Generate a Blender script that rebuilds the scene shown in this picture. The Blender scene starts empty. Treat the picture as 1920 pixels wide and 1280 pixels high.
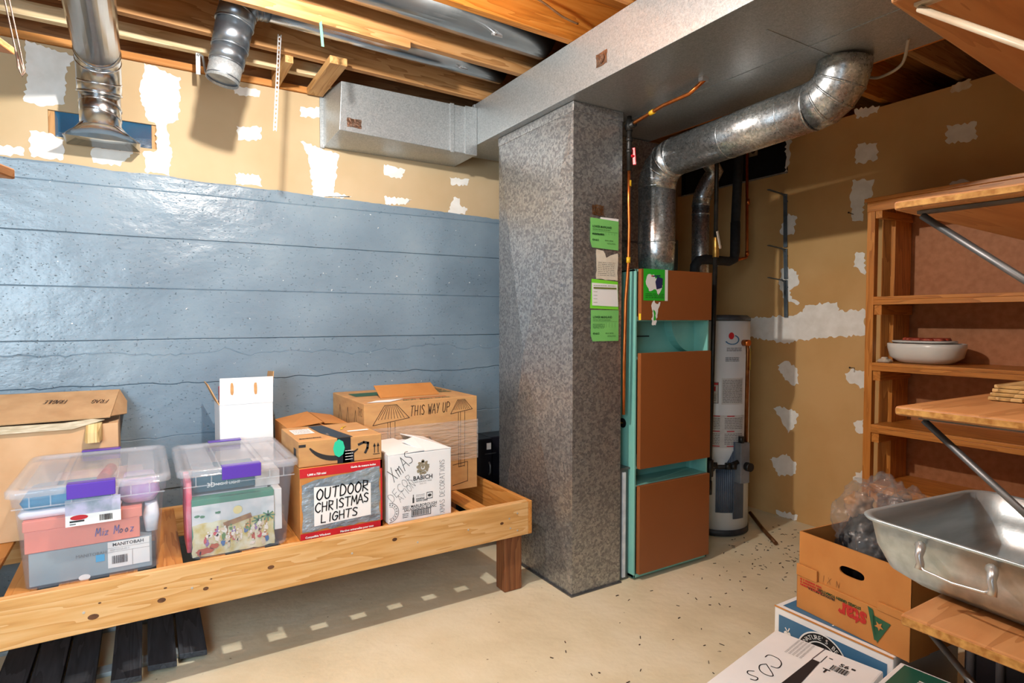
import bpy, bmesh, math, random
from math import sin, cos, pi, radians, atan, tan, sqrt
from mathutils import Vector, Matrix
random.seed(7)
S = bpy.context.scene
COL = S.collection
# ---------------------------------------------------------------- camera
F_PX = 1124.0; CAMH = 1.4; PITCH = atan(40/1124.); YAW = radians(31.7)
fw = Vector((sin(YAW)*cos(PITCH), cos(YAW)*cos(PITCH), -sin(PITCH)))
rt = Vector((cos(YAW), -sin(YAW), 0)); up = rt.cross(fw)
cam = bpy.data.cameras.new('camera'); cam.sensor_width = 36; cam.lens = F_PX/1920*36
cam.clip_start = 0.02
co = bpy.data.objects.new('camera', cam); COL.objects.link(co)
co.matrix_world = Matrix(((rt.x, up.x, -fw.x, 0), (rt.y, up.y, -fw.y, 0), (rt.z, up.z, -fw.z, CAMH), (0, 0, 0, 1)))
S.camera = co
# ---------------------------------------------------------------- light
S.view_settings.view_transform = 'Standard'; S.view_settings.look = 'None'
S.view_settings.gamma = 1; S.view_settings.use_curve_mapping = False
S.view_settings.exposure = 0.0
wd = bpy.data.worlds.new('world'); S.world = wd; wd.use_nodes = True
wd.node_tree.nodes['Background'].inputs[0].default_value = (0.86, 0.93, 1.0, 1)
wd.node_tree.nodes['Background'].inputs[1].default_value = 0.11
def lamp(name, kind, loc, power, color, size=0.1, target=None, sy=None):
    l = bpy.data.lights.new(name, kind); l.energy = power; l.color = color
    if kind == 'AREA':
        l.size = size
        if sy: l.shape = 'RECTANGLE'; l.size_y = sy
    else: l.shadow_soft_size = size
    o = bpy.data.objects.new(name, l); COL.objects.link(o); o.location = loc
    if target: o.rotation_euler = (Vector(target)-Vector(loc)).to_track_quat('-Z', 'Y').to_euler()
    return o
lamp('ceiling_bulb_light', 'POINT', (0.3, 1.95, 2.62), 160, (1.0, 0.955, 0.885), 0.028)
lamp('cool_fill_light', 'AREA', (-1.6, -0.3, 1.7), 42, (0.70, 0.87, 1.0), 1.6, (0.0, 3.4, 1.0)).data.spread = radians(95)  # unseen cool fill, added to brighten the left side from behind the camera
lamp('window_well_daylight', 'AREA', (-.14, 3.85, 2.85), 1.6, (0.6, 0.8, 1.0), .3, (-.14, 3.84, 2.2))
lamp('ceiling_fill_light', 'AREA', (0.75, 0.35, 2.70), 12, (1.0, 0.93, 0.82), 0.9, (0.95, 0.6, 0.0))  # soft overhead fill added to brighten the floor, no fixture behind it
# ---------------------------------------------------------------- pixel -> plane (layout survey of the room)
def ray(px, py): return fw + rt*((px-960)/F_PX) - up*((py-640)/F_PX)
def aX(px, py, x): d = ray(px, py); return Vector((0, 0, CAMH)) + d*(x/d.x)
def aY(px, py, y): d = ray(px, py); return Vector((0, 0, CAMH)) + d*(y/d.y)
def aZ(px, py, z): d = ray(px, py); return Vector((0, 0, CAMH)) + d*((z-CAMH)/d.z)
# ---------------------------------------------------------------- materials
def lin(h):
    h = h.lstrip('#'); r = [int(h[i:i+2], 16)/255 for i in (0, 2, 4)]
    return tuple([(c/12.92 if c <= .04045 else ((c+.055)/1.055)**2.4) for c in r]+[1.0])
MATS = {}
def base(name):
    m = bpy.data.materials.new(name); m.use_nodes = True
    nt = m.node_tree; b = nt.nodes['Principled BSDF']; return m, nt, b
def N(nt, t, **k):
    n = nt.nodes.new(t)
    for a, v in k.items():
        if a in n.inputs: n.inputs[a].default_value = v
        else: setattr(n, a, v)
    return n
def L(nt, a, b): nt.links.new(a, b)
def ramp(nt, fac, stops):
    r = N(nt, 'ShaderNodeValToRGB'); L(nt, fac, r.inputs[0]); e = r.color_ramp.elements
    while len(e) < len(stops): e.new(.5)
    for i, (p, c) in enumerate(stops): e[i].position = p; e[i].color = lin(c) if isinstance(c, str) else (c, c, c, 1)
    return r
def coords(nt, scale=(1, 1, 1), rot=(0, 0, 0)):
    t = N(nt, 'ShaderNodeTexCoord'); m = N(nt, 'ShaderNodeMapping'); L(nt, t.outputs['Object'], m.inputs[0])
    m.inputs['Scale'].default_value = scale; m.inputs['Rotation'].default_value = rot
    return m.outputs[0]
def bump(nt, b, h, strength=.3, dist=.01):
    u = N(nt, 'ShaderNodeBump'); u.inputs['Strength'].default_value = strength; u.inputs['Distance'].default_value = dist
    L(nt, h, u.inputs['Height']); L(nt, u.outputs[0], b.inputs['Normal'])
def noise_mat(name, c1, c2, scale=6, rough=.7, metal=0, bstr=0, bscale=60, detail=4, stretch=(1, 1, 1), spec=.5, lo=.35, hi=.65, bdist=.004, coat=0):
    if name in MATS: return MATS[name]
    m, nt, b = base(name); v = coords(nt, stretch)
    n = N(nt, 'ShaderNodeTexNoise'); n.inputs['Scale'].default_value = scale; n.inputs['Detail'].default_value = detail
    L(nt, v, n.inputs[0]); r = ramp(nt, n.outputs[0], [(lo, c1), (hi, c2)]); L(nt, r.outputs[0], b.inputs['Base Color'])
    b.inputs['Roughness'].default_value = rough; b.inputs['Metallic'].default_value = metal
    b.inputs['Specular IOR Level'].default_value = spec; b.inputs['Coat Weight'].default_value = coat
    if bstr:
        n2 = N(nt, 'ShaderNodeTexNoise'); n2.inputs['Scale'].default_value = bscale; n2.inputs['Detail'].default_value = 5
        L(nt, v, n2.inputs[0]); bump(nt, b, n2.outputs[0], bstr, bdist)
    MATS[name] = m; return m
def plain(name, c, rough=.6, metal=0, spec=.5):
    if name in MATS: return MATS[name]
    return noise_mat(name, c, c, 8, rough, metal, spec=spec)
def wood(name, c1, c2, c3, axis='x', rough=.5, ring=9, spec=.4):
    if name in MATS: return MATS[name]
    m, nt, b = base(name)
    sc = {'x': (.55, 7, 7), 'y': (7, .55, 7), 'z': (7, 7, .55)}[axis]
    v = coords(nt, sc)
    n = N(nt, 'ShaderNodeTexNoise'); n.inputs['Scale'].default_value = 1.6; n.inputs['Detail'].default_value = 3; L(nt, v, n.inputs[0])
    w = N(nt, 'ShaderNodeMath', operation='MULTIPLY'); L(nt, n.outputs[0], w.inputs[0]); w.inputs[1].default_value = ring
    f = N(nt, 'ShaderNodeMath', operation='FRACT'); L(nt, w.outputs[0], f.inputs[0])
    n2 = N(nt, 'ShaderNodeTexNoise'); n2.inputs['Scale'].default_value = 14; n2.inputs['Detail'].default_value = 4; L(nt, v, n2.inputs[0])
    a = N(nt, 'ShaderNodeMath', operation='MULTIPLY_ADD'); L(nt, n2.outputs[0], a.inputs[0]); a.inputs[1].default_value = .9; L(nt, f.outputs[0], a.inputs[2])
    s = N(nt, 'ShaderNodeMath', operation='MULTIPLY'); L(nt, a.outputs[0], s.inputs[0]); s.inputs[1].default_value = .55
    r = ramp(nt, s.outputs[0], [(.12, c1), (.45, c2), (.95, c3)]); L(nt, r.outputs[0], b.inputs['Base Color'])
    b.inputs['Roughness'].default_value = rough; b.inputs['Specular IOR Level'].default_value = spec
    bump(nt, b, n2.outputs[0], .15, .002)
    MATS[name] = m; return m
def galv(name, c1, c2, scale=60, rough=.42, metal=.9, rvar=.2, fleck=True):
    if name in MATS: return MATS[name]
    m, nt, b = base(name); v = coords(nt)
    nz = N(nt, 'ShaderNodeTexNoise'); nz.inputs['Scale'].default_value = scale*1.2; L(nt, v, nz.inputs[0])
    mx = N(nt, 'ShaderNodeVectorMath', operation='MULTIPLY_ADD'); L(nt, nz.outputs['Color'], mx.inputs[0]); mx.inputs[1].default_value = (.02, .02, .02); L(nt, v, mx.inputs[2])
    vo = N(nt, 'ShaderNodeTexVoronoi'); vo.inputs['Scale'].default_value = scale; L(nt, mx.outputs[0], vo.inputs[0])
    bw = N(nt, 'ShaderNodeSeparateColor'); L(nt, vo.outputs['Color'], bw.inputs[0])
    r = ramp(nt, bw.outputs[0], [(.15, c1), (.9, c2)]); L(nt, r.outputs[0], b.inputs['Base Color'])
    mr = N(nt, 'ShaderNodeMapRange'); L(nt, bw.outputs[1], mr.inputs[0]); mr.inputs[3].default_value = rough-rvar*.5; mr.inputs[4].default_value = rough+rvar*.5
    L(nt, mr.outputs[0], b.inputs['Roughness']); b.inputs['Metallic'].default_value = metal
    MATS[name] = m; return m
def clear(name, c, alpha=.35, rough=.15, bstr=0, bscale=20):
    if name in MATS: return MATS[name]
    m, nt, b = base(name); b.inputs['Base Color'].default_value = lin(c); b.inputs['Roughness'].default_value = rough
    b.inputs['Alpha'].default_value = alpha; b.inputs['Specular IOR Level'].default_value = .8
    if bstr:
        n2 = N(nt, 'ShaderNodeTexNoise'); n2.inputs['Scale'].default_value = bscale; n2.inputs['Detail'].default_value = 4
        L(nt, coords(nt, (1, 1, 5) if 'stretch' in name else (1, 1, 1)), n2.inputs[0]); bump(nt, b, n2.outputs[0], bstr, .02)
    MATS[name] = m; return m

# painted board-formed concrete
def concrete_mat():
    m, nt, b = base('painted_concrete'); v = coords(nt)
    n = N(nt, 'ShaderNodeTexNoise'); n.inputs['Scale'].default_value = 2.2; n.inputs['Detail'].default_value = 6; L(nt, v, n.inputs[0])
    r = ramp(nt, n.outputs[0], [(.3, '#6C7F8E'), (.55, '#7A8E9D'), (.75, '#8799A5')])
    # small chips of white showing through
    c = N(nt, 'ShaderNodeTexNoise'); c.inputs['Scale'].default_value = 38; c.inputs['Detail'].default_value = 6; L(nt, v, c.inputs[0])
    cr = ramp(nt, c.outputs[0], [(.735, 0.0), (.75, 1.0)])
    mx = N(nt, 'ShaderNodeMix', data_type='RGBA'); L(nt, cr.outputs[0], mx.inputs[0]); L(nt, r.outputs[0], mx.inputs[6]); mx.inputs[7].default_value = lin('#D5DADC')
    L(nt, mx.outputs[2], b.inputs['Base Color'])
    b.inputs['Roughness'].default_value = .3; b.inputs['Specular IOR Level'].default_value = .6
    vs = coords(nt, (1, 1, 1.5))
    h1 = N(nt, 'ShaderNodeTexNoise'); h1.inputs['Scale'].default_value = 75; h1.inputs['Detail'].default_value = 6; L(nt, vs, h1.inputs[0])
    hr = ramp(nt, h1.outputs[0], [(.26, 0.0), (.35, .9), (1, 1.0)])
    h2 = N(nt, 'ShaderNodeTexNoise'); h2.inputs['Scale'].default_value = 5; h2.inputs['Detail'].default_value = 4; L(nt, vs, h2.inputs[0])
    ad = N(nt, 'ShaderNodeMath', operation='MULTIPLY_ADD'); L(nt, h2.outputs[0], ad.inputs[0]); ad.inputs[1].default_value = 2.2; L(nt, hr.outputs[0], ad.inputs[2])
    bump(nt, b, ad.outputs[0], .85, .005)
    return m
M_CONC = concrete_mat()
M_DRY = noise_mat('drywall_paper', '#BCA47F', '#C6AF8C', 2.5, .75, bstr=.05, bscale=40, spec=.25)
M_DRY_R = noise_mat('drywall_paper_warm_lit', '#C59C64', '#CFA872', 2.5, .75, bstr=.05, bscale=40, spec=.25)  # same paper as the left wall, browned to carry the warmer light
M_MUD = noise_mat('joint_compound', '#E6E4DD', '#F2F1EC', 14, .7, bstr=.15, bscale=30)
M_MUDT = noise_mat('thin_joint_compound', '#D3BD97', '#E4DAC6', 20, .7)
def floor_mat():
    m, nt, b = base('painted_floor'); v = coords(nt)
    n = N(nt, 'ShaderNodeTexNoise'); n.inputs['Scale'].default_value = 3; n.inputs['Detail'].default_value = 8; L(nt, v, n.inputs[0])
    r = ramp(nt, n.outputs[0], [(.3, '#CFC4A6'), (.5, '#D9CFB2'), (.72, '#DFD7BE')])
    c = N(nt, 'ShaderNodeTexNoise'); c.inputs['Scale'].default_value = 30; c.inputs['Detail'].default_value = 5; L(nt, v, c.inputs[0])
    cr = ramp(nt, c.outputs[0], [(.24, 1.0), (.29, 0.0)])
    mx = N(nt, 'ShaderNodeMix', data_type='RGBA'); L(nt, cr.outputs[0], mx.inputs[0]); L(nt, r.outputs[0], mx.inputs[6]); mx.inputs[7].default_value = lin('#7B6A50')
    L(nt, mx.outputs[2], b.inputs['Base Color']); b.inputs['Roughness'].default_value = .5
    h = N(nt, 'ShaderNodeTexNoise'); h.inputs['Scale'].default_value = 16; h.inputs['Detail'].default_value = 6; L(nt, v, h.inputs[0]); bump(nt, b, h.outputs[0], .35, .012)
    return m
M_FLOOR = floor_mat()
PINE = {a: wood('pine_'+a, '#8F6236', '#B98A55', '#C9A06C', a, .6) for a in 'xyz'}      # joists
BED = wood('stained_fir_x', '#BC8648', '#D09E60', '#DEB682', 'x', .42); BEDY = wood('stained_fir_y', '#A8662A', '#C4823C', '#CF9350', 'y', .45)
LEGW = wood('cedar_post_z', '#5E3620', '#7E4B2B', '#93603A', 'z', .6)
SH = {a: wood('varnished_fir_'+a, '#96581F', '#BC7630', '#CE8A42', a, .4) for a in 'xyz'}
HARD = noise_mat('hardboard', '#A0663C', '#AF744A', 30, .6, detail=6)
PLY = wood('oak_plywood_x', '#A06A3C', '#B67D4C', '#C08A58', 'x', .45, 5); PLYEDGE = noise_mat('plywood_edge', '#A9702F', '#D9A65C', 60, .6, stretch=(1, 1, 1), bstr=.2)
KNOT = noise_mat('knot', '#4A2B16', '#6E4526', 30, .6)
G_LITE = galv('galvanized_fine', '#969C9F', '#B9BEC0', 260, .42, .65, .15)
G_SPAN = galv('galvanized_spangle', '#85878A', '#B3B5B5', 95, .38, .8, .18)
G_PIPE = galv('galvanized_flue', '#9DA1A3', '#CACCCE', 110, .33, .9, .14)
CHROME = noise_mat('bright_duct_metal', '#B4B6B8', '#CDCFD0', 5, .22, 1, bstr=.1, bscale=8, bdist=.01)
FOIL = noise_mat('foil_tape', '#B59A88', '#D8C8BC', 30, .25, 1, bstr=.8, bscale=70)
COPPER = noise_mat('copper', '#B5622F', '#C9763C', 20, .3, .9)
BLACKP = noise_mat('black_pipe', '#1A1918', '#2B2927', 20, .45, .3)
BLACKF = noise_mat('black_foam', '#121315', '#1D1F22', 40, .8)
BLACK = noise_mat('black_plastic', '#0E0F12', '#18191C', 20, .4)
TEAL = noise_mat('teal_enamel', '#74B5AA', '#80BFB4', 4, .4)
BROWN = noise_mat('brown_enamel', '#8A4E26', '#8F5229', 2, .38)
WHITE = plain('white_enamel', '#DFE3E6', .3)
WPAPER = plain('white_paper', '#EDEDEB', .6)
INK = plain('black_ink', '#16161A', .6)
CARD = noise_mat('cardboard', '#B98A58', '#C4965F', 12, .75, bstr=.05, bscale=80, stretch=(1, 1, 3))
CARD_O = noise_mat('cardboard_orange', '#B9793A', '#C38443', 8, .7)
CARD_P = noise_mat('cardboard_pale', '#C9A075', '#D3AE86', 6, .75)
CARD_IN = noise_mat('cardboard_inside', '#A4763F', '#AE8048', 8, .8)
WCARD = noise_mat('white_cardboard', '#E2E4E6', '#ECEDEE', 5, .6)
GREEN_P = noise_mat('green_sticker', '#76C268', '#7FCB70', 6, .5); GREEN_B = plain('bright_green_sticker', '#27B52E', .5)
RED = plain('red_print', '#C21F2A', .5); NAVY = plain('navy_print', '#20285A', .5)
STEEL = noise_mat('grey_steel', '#5D5E60', '#77787A', 12, .45, .7)
SCREWM = plain('zinc_screw', '#D5D6D8', .3, .8)
# ---------------------------------------------------------------- mesh helpers
class B:
    def __init__(s): s.bm = bmesh.new(); s.mi = 0
    def _f(s, vs, smooth=False):
        try: f = s.bm.faces.new(vs)
        except ValueError: return None
        f.material_index = s.mi; f.smooth = smooth; return f
    def mat(s, i): s.mi = i; return s
    def box(s, x0, y0, z0, x1, y1, z1):
        v = [s.bm.verts.new(p) for p in ((x0, y0, z0), (x1, y0, z0), (x1, y1, z0), (x0, y1, z0), (x0, y0, z1), (x1, y0, z1), (x1, y1, z1), (x0, y1, z1))]
        for q in ((3, 2, 1, 0), (4, 5, 6, 7), (0, 1, 5, 4), (1, 2, 6, 5), (2, 3, 7, 6), (3, 0, 4, 7)): s._f([v[i] for i in q])
        return s
    def hexa(s, pts):   # 8 points, bottom ring ccw then top ring
        v = [s.bm.verts.new(p) for p in pts]
        for q in ((3, 2, 1, 0), (4, 5, 6, 7), (0, 1, 5, 4), (1, 2, 6, 5), (2, 3, 7, 6), (3, 0, 4, 7)): s._f([v[i] for i in q])
        return s
    def bar(s, a, b, w, h, upv=(0, 0, 1)):  # rectangular bar from a to b
        a = Vector(a); b = Vector(b); d = (b-a).normalized(); sd = d.cross(Vector(upv))
        if sd.length < 1e-4: sd = Vector((1, 0, 0))
        sd.normalize(); u = sd.cross(d)
        ring = lambda p: [p-sd*w/2-u*h/2, p+sd*w/2-u*h/2, p+sd*w/2+u*h/2, p-sd*w/2+u*h/2]
        v = [s.bm.verts.new(p) for p in ring(a)+ring(b)]
        for q in ((3, 2, 1, 0), (4, 5, 6, 7), (0, 1, 5, 4), (1, 2, 6, 5), (2, 3, 7, 6), (3, 0, 4, 7)): s._f([v[i] for i in q])
        return s
    def rings(s, rs, cap0=True, cap1=True, smooth=True, closed=True):
        vs = [[s.bm.verts.new(p) for p in r] for r in rs]; n = len(vs[0])
        for a, b in zip(vs, vs[1:]):
            for i in range(n if closed else n-1): s._f([a[i], a[(i+1) % n], b[(i+1) % n], b[i]], smooth)
        if cap0: s._f(list(reversed(vs[0])))
        if cap1: s._f(vs[-1])
        return s
    def tube(s, path, r, n=20, cap=True, smooth=True):
        path = [Vector(p) for p in path]; rs = r if isinstance(r, (list, tuple)) else [r]*len(path)
        prev = None; out = []
        for i, p in enumerate(path):
            if i == 0: d = path[1]-p
            elif i == len(path)-1: d = p-path[i-1]
            else: d = (path[i+1]-p).normalized()+(p-path[i-1]).normalized()
            d.normalize()
            if prev is None:
                ref = Vector((0, 0, 1)) if abs(d.z) < .9 else Vector((1, 0, 0)); a = d.cross(ref).normalized()
            else:
                a = prev-d*prev.dot(d); a.normalize()
            prev = a; b = d.cross(a)
            k = 1.0
            out.append([p+(a*cos(2*pi*j/n)+b*sin(2*pi*j/n))*rs[i] for j in range(n)])
        return s.rings(out, cap, cap, smooth)
    def cyl(s, a, b, r, n=24, cap=True): return s.tube([a, b], r, n, cap)
    def lathe(s, c, prof, n=40):   # prof (r,z)
        return s.rings([[Vector((c[0]+r*cos(2*pi*j/n), c[1]+r*sin(2*pi*j/n), c[2]+z)) for j in range(n)] for r, z in prof], True, True)
    def loft(s, levels, cap0=True, cap1=True, c=(0, 0)):   # levels (z, hx, hy, r)
        return s.rings([[Vector((c[0]+x, c[1]+y, z)) for x, y in rrect(hx, hy, r)] for z, hx, hy, r in levels], cap0, cap1)
    def face(s, pts, smooth=False): return s._f([s.bm.verts.new(p) for p in pts], smooth)
def rrect(hx, hy, r, n=6):
    r = min(r, hx*.99, hy*.99); out = []
    for cx, cy, a0 in ((hx-r, hy-r, 0), (-hx+r, hy-r, 90), (-hx+r, -hy+r, 180), (hx-r, -hy+r, 270)):
        for k in range(n+1):
            a = radians(a0+90*k/n); out.append((cx+r*cos(a), cy+r*sin(a)))
    return out
def root_of(o):
    while o.parent: o = o.parent
    return o
def obj(name, b, mats, parent=None, world=True, bevel=0, solid=0, label=None, kind=None, sub=0, smooth_angle=None):
    if not isinstance(mats, (list, tuple)): mats = [mats]
    bm = b.bm if isinstance(b, B) else b
    if world and parent: bmesh.ops.transform(bm, matrix=ROOTM[root_of(parent).name].inverted(), verts=bm.verts)
    me = bpy.data.meshes.new(name); bm.to_mesh(me); bm.free()
    for m in mats: me.materials.append(m)
    o = bpy.data.objects.new(name, me); COL.objects.link(o)
    if parent: o.parent = parent
    else: ROOTM[o.name] = Matrix()
    if solid: md = o.modifiers.new('solid', 'SOLIDIFY'); md.thickness = solid; md.offset = 0
    if bevel: md = o.modifiers.new('bevel', 'BEVEL'); md.width = bevel; md.segments = 2; md.limit_method = 'ANGLE'
    if sub: md = o.modifiers.new('sub', 'SUBSURF'); md.levels = sub; md.render_levels = sub
    if label: o['label'] = label
    if kind: o['kind'] = kind
    return o
ROOTM = {}
def tag(o, label, cat, group=None):
    o['label'] = label; o['category'] = cat
    if group: o['group'] = group
    return o
def thing(name, label, cat, loc=(0, 0, 0), rz=0, group=None, tilt=None):
    o = bpy.data.objects.new(name, None); COL.objects.link(o); o.location = loc; o.rotation_euler = (0, 0, rz)
    o.empty_display_size = .05
    ROOTM[o.name] = Matrix.Translation(Vector(loc)) @ Matrix.Rotation(rz, 4, 'Z')
    return tag(o, label, cat, group)
def struct(name, b, mats, **k): return obj(name, b, mats, kind='structure', **k)
class Fr:   # flat drawing frame on a surface
    def __init__(s, o, u, v, off=.0008):
        s.o = Vector(o); s.u = Vector(u).normalized(); s.v = Vector(v).normalized(); s.n = s.u.cross(s.v); s.off = off
    def p(s, x, y, k=1): return s.o+s.u*x+s.v*y+s.n*s.off*k
    def poly(s, b, pts, k=1): return b.face([s.p(x, y, k) for x, y in pts])
    def rect(s, b, x0, y0, x1, y1, k=1): return s.poly(b, [(x0, y0), (x1, y0), (x1, y1), (x0, y1)], k)
    def disc(s, b, cx, cy, r, k=1, n=24, ry=None): return s.poly(b, [(cx+r*cos(2*pi*i/n), cy+(ry or r)*sin(2*pi*i/n)) for i in range(n)], k)
    def ring(s, b, cx, cy, r0, r1, k=1, n=32, a0=0, a1=360):
        for i in range(n):
            a = radians(a0+(a1-a0)*i/n); c = radians(a0+(a1-a0)*(i+1)/n)
            s.poly(b, [(cx+r0*cos(a), cy+r0*sin(a)), (cx+r1*cos(a), cy+r1*sin(a)), (cx+r1*cos(c), cy+r1*sin(c)), (cx+r0*cos(c), cy+r0*sin(c))], k)
    def line(s, b, pts, w, k=1):
        for (x0, y0), (x1, y1) in zip(pts, pts[1:]):
            dx, dy = x1-x0, y1-y0; l = sqrt(dx*dx+dy*dy) or 1e-6; nx, ny = -dy/l*w/2, dx/l*w/2; ex, ey = dx/l*w*.35, dy/l*w*.35
            s.poly(b, [(x0+nx-ex, y0+ny-ey), (x0-nx-ex, y0-ny-ey), (x1-nx+ex, y1-ny+ey), (x1+nx+ex, y1+ny+ey)], k)
    def scribble(s, b, x0, y0, x1, y1, rows, w, k=1, fill=.75):   # rows of tiny unreadable print
        for i in range(rows):
            y = y1-(i+.5)*(y1-y0)/rows; x = x0
            while x < x1-.002:
                l = random.uniform(.004, .014)*(x1-x0)/.12
                s.rect(b, x, y-w/2, min(x+l, x1), y+w/2, k); x += l+(x1-x0)*.015
                if random.random() > fill: x += (x1-x0)*.04
    def barcode(s, b, x0, y0, x1, y1, n=22, k=1):
        x = x0
        while x < x1:
            w = random.choice((.3, .6, 1))*(x1-x0)/n; s.rect(b, x, y0, min(x+w, x1), y1, k); x += w+random.choice((.4, .7))*(x1-x0)/n
def text(s, size, fr, x, y, mat, parent, world=True, rot=0, sx=1, bold=0, k=1, align='LEFT', name='lettering'):
    cu = bpy.data.curves.new('t', 'FONT'); cu.body = s; cu.size = size; cu.offset = bold; cu.align_x = align; cu.resolution_u = 2
    t = bpy.data.objects.new('t', cu); COL.objects.link(t); bpy.context.view_layer.update()
    me = bpy.data.meshes.new_from_object(t.evaluated_get(bpy.context.evaluated_depsgraph_get()))
    bpy.data.objects.remove(t)
    bm = bmesh.new(); bm.from_mesh(me); bpy.data.meshes.remove(me)
    c, d = cos(rot), sin(rot)
    for v in bm.verts:
        px, py = v.co.x*sx, v.co.y; v.co = fr.p(x+px*c-py*d, y+px*d+py*c, k)
    return obj(name, bm, mat, parent, world)
STROKE = {
 'A': [[(0, 0), (.4, 1), (.8, 0)], [(.18, .38), (.65, .38)]], 'B': [[(0, 0), (0, 1), (.5, .95), (.5, .6), (0, .52), (.6, .45), (.6, .05), (0, 0)]],
 'C': [[(.7, .85), (.4, 1), (.05, .7), (.05, .3), (.4, 0), (.7, .15)]], 'D': [[(.05, 0), (.05, 1), (.5, .9), (.7, .5), (.5, .08), (.05, 0)]],
 'E': [[(.65, 1), (.05, .95), (.05, .02), (.65, .05)], [(.05, .52), (.5, .52)]], 'F': [[(.65, 1), (.05, 1), (.05, 0)], [(.05, .52), (.5, .52)]],
 'G': [[(.7, .85), (.35, 1), (.05, .6), (.1, .15), (.45, 0), (.7, .3), (.7, .48), (.4, .48)]], 'H': [[(.05, 1), (.05, 0)], [(.65, 1), (.65, 0)], [(.05, .5), (.65, .5)]],
 'I': [[(.3, 1), (.3, 0)]], 'L': [[(.05, 1), (.05, 0), (.6, 0)]], 'M': [[(0, 0), (.1, 1), (.4, .3), (.7, 1), (.8, 0)]], 'N': [[(.05, 0), (.05, 1), (.65, 0), (.65, 1)]],
 'O': [[(.35, 1), (.05, .7), (.05, .25), (.35, 0), (.65, .25), (.68, .7), (.35, 1)]], 'P': [[(.05, 0), (.05, 1), (.6, .9), (.6, .55), (.05, .48)]],
 'R': [[(.05, 0), (.05, 1), (.6, .9), (.55, .55), (.05, .48), (.65, 0)]], 'S': [[(.65, .88), (.3, 1), (.08, .75), (.6, .35), (.5, .05), (.05, .1)]],
 'T': [[(0, 1), (.75, 1)], [(.37, 1), (.33, 0)]], 'U': [[(.05, 1), (.05, .25), (.3, 0), (.6, .2), (.65, 1)]], 'W': [[(0, 1), (.2, 0), (.42, .8), (.62, 0), (.85, 1)]],
 'X': [[(.05, 1), (.65, 0)], [(.65, 1), (.0, 0)]], 'Y': [[(.05, 1), (.35, .5)], [(.7, 1), (.25, 0)]], 'm': [[(0, 0), (.05, .6), (.1, .5), (.3, .6), (.35, 0), (.4, .5), (.6, .6), (.65, 0)]],
 'i': [[(.3, .55), (.3, 0)], [(.28, .75), (.32, .8)]], 'z': [[(.05, .5), (.5, .5), (.05, 0), (.55, .02)]], 'o': [[(.3, .5), (.08, .25), (.3, 0), (.52, .25), (.3, .5)]],
 '1': [[(.3, 1), (.3, 0)]], ' ': []}
def hand(s, fr, x, y, size, w, mat, parent, world=True, rot=0, sx=1, slant=.12, jit=.05, k=1, adv=.92, name='handwriting'):
    b = B(); c, d = cos(rot), sin(rot); cx = 0
    for ch in s:
        for pl in STROKE.get(ch, []):
            if len(pl) > 4 and ch not in 'MWmRz':
                sm = []
                for i in range(len(pl)-1):
                    p0 = pl[max(i-1, 0)]; p1 = pl[i]; p2 = pl[i+1]; p3 = pl[min(i+2, len(pl)-1)]
                    for k_ in range(4):
                        t_ = k_/4; sm.append(tuple(.5*((2*p1[a])+(p2[a]-p0[a])*t_+(2*p0[a]-5*p1[a]+4*p2[a]-p3[a])*t_*t_+(3*p1[a]-p0[a]-3*p2[a]+p3[a])*t_**3) for a in (0, 1)))
                pl = sm+[pl[-1]]; jt = jit*.2
            else: jt = jit
            pts = []
            for px, py in pl:
                lx = (cx+px*sx+py*slant+random.uniform(-jt, jt)*.5)*size; ly = (py+random.uniform(-jt, jt)*.6)*size
                pts.append((x+lx*c-ly*d, y+lx*d+ly*c))
            fr.line(b, pts, w, k)
        cx += (adv if ch not in 'Ii1 ' else .6)*sx
    return obj(name, b, mat, parent, world)
def blob(fr, b, cx, cy, rx, ry, k=1, n=22, rough=.22):
    pts = []
    for i in range(n):
        a = 2*pi*i/n; q = max(abs(cos(a)), abs(sin(a))); j = 1+random.uniform(-rough, rough)
        pts.append((cx+rx*cos(a)/q**.7*j, cy+ry*sin(a)/q**.7*j))
    fr.poly(b, pts, k)
def jag(pts, step=.03, amp=.008):
    out = []
    for (x0, y0), (x1, y1) in zip(pts, pts[1:]+pts[:1]):
        l = sqrt((x1-x0)**2+(y1-y0)**2); n = max(1, int(l/step)); nx, ny = -(y1-y0)/(l or 1), (x1-x0)/(l or 1)
        for i in range(n):
            t = i/n; j = random.uniform(-amp, amp) if i else 0; out.append((x0+(x1-x0)*t+nx*j, y0+(y1-y0)*t+ny*j))
    return out
WY = 3.6; WX = 3.86
# ================================================================= SETTING
b = B(); b.box(-2.2, -2.4, -.12, 5.6, 3.6, 0); struct('floor', b, M_FLOOR)
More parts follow.
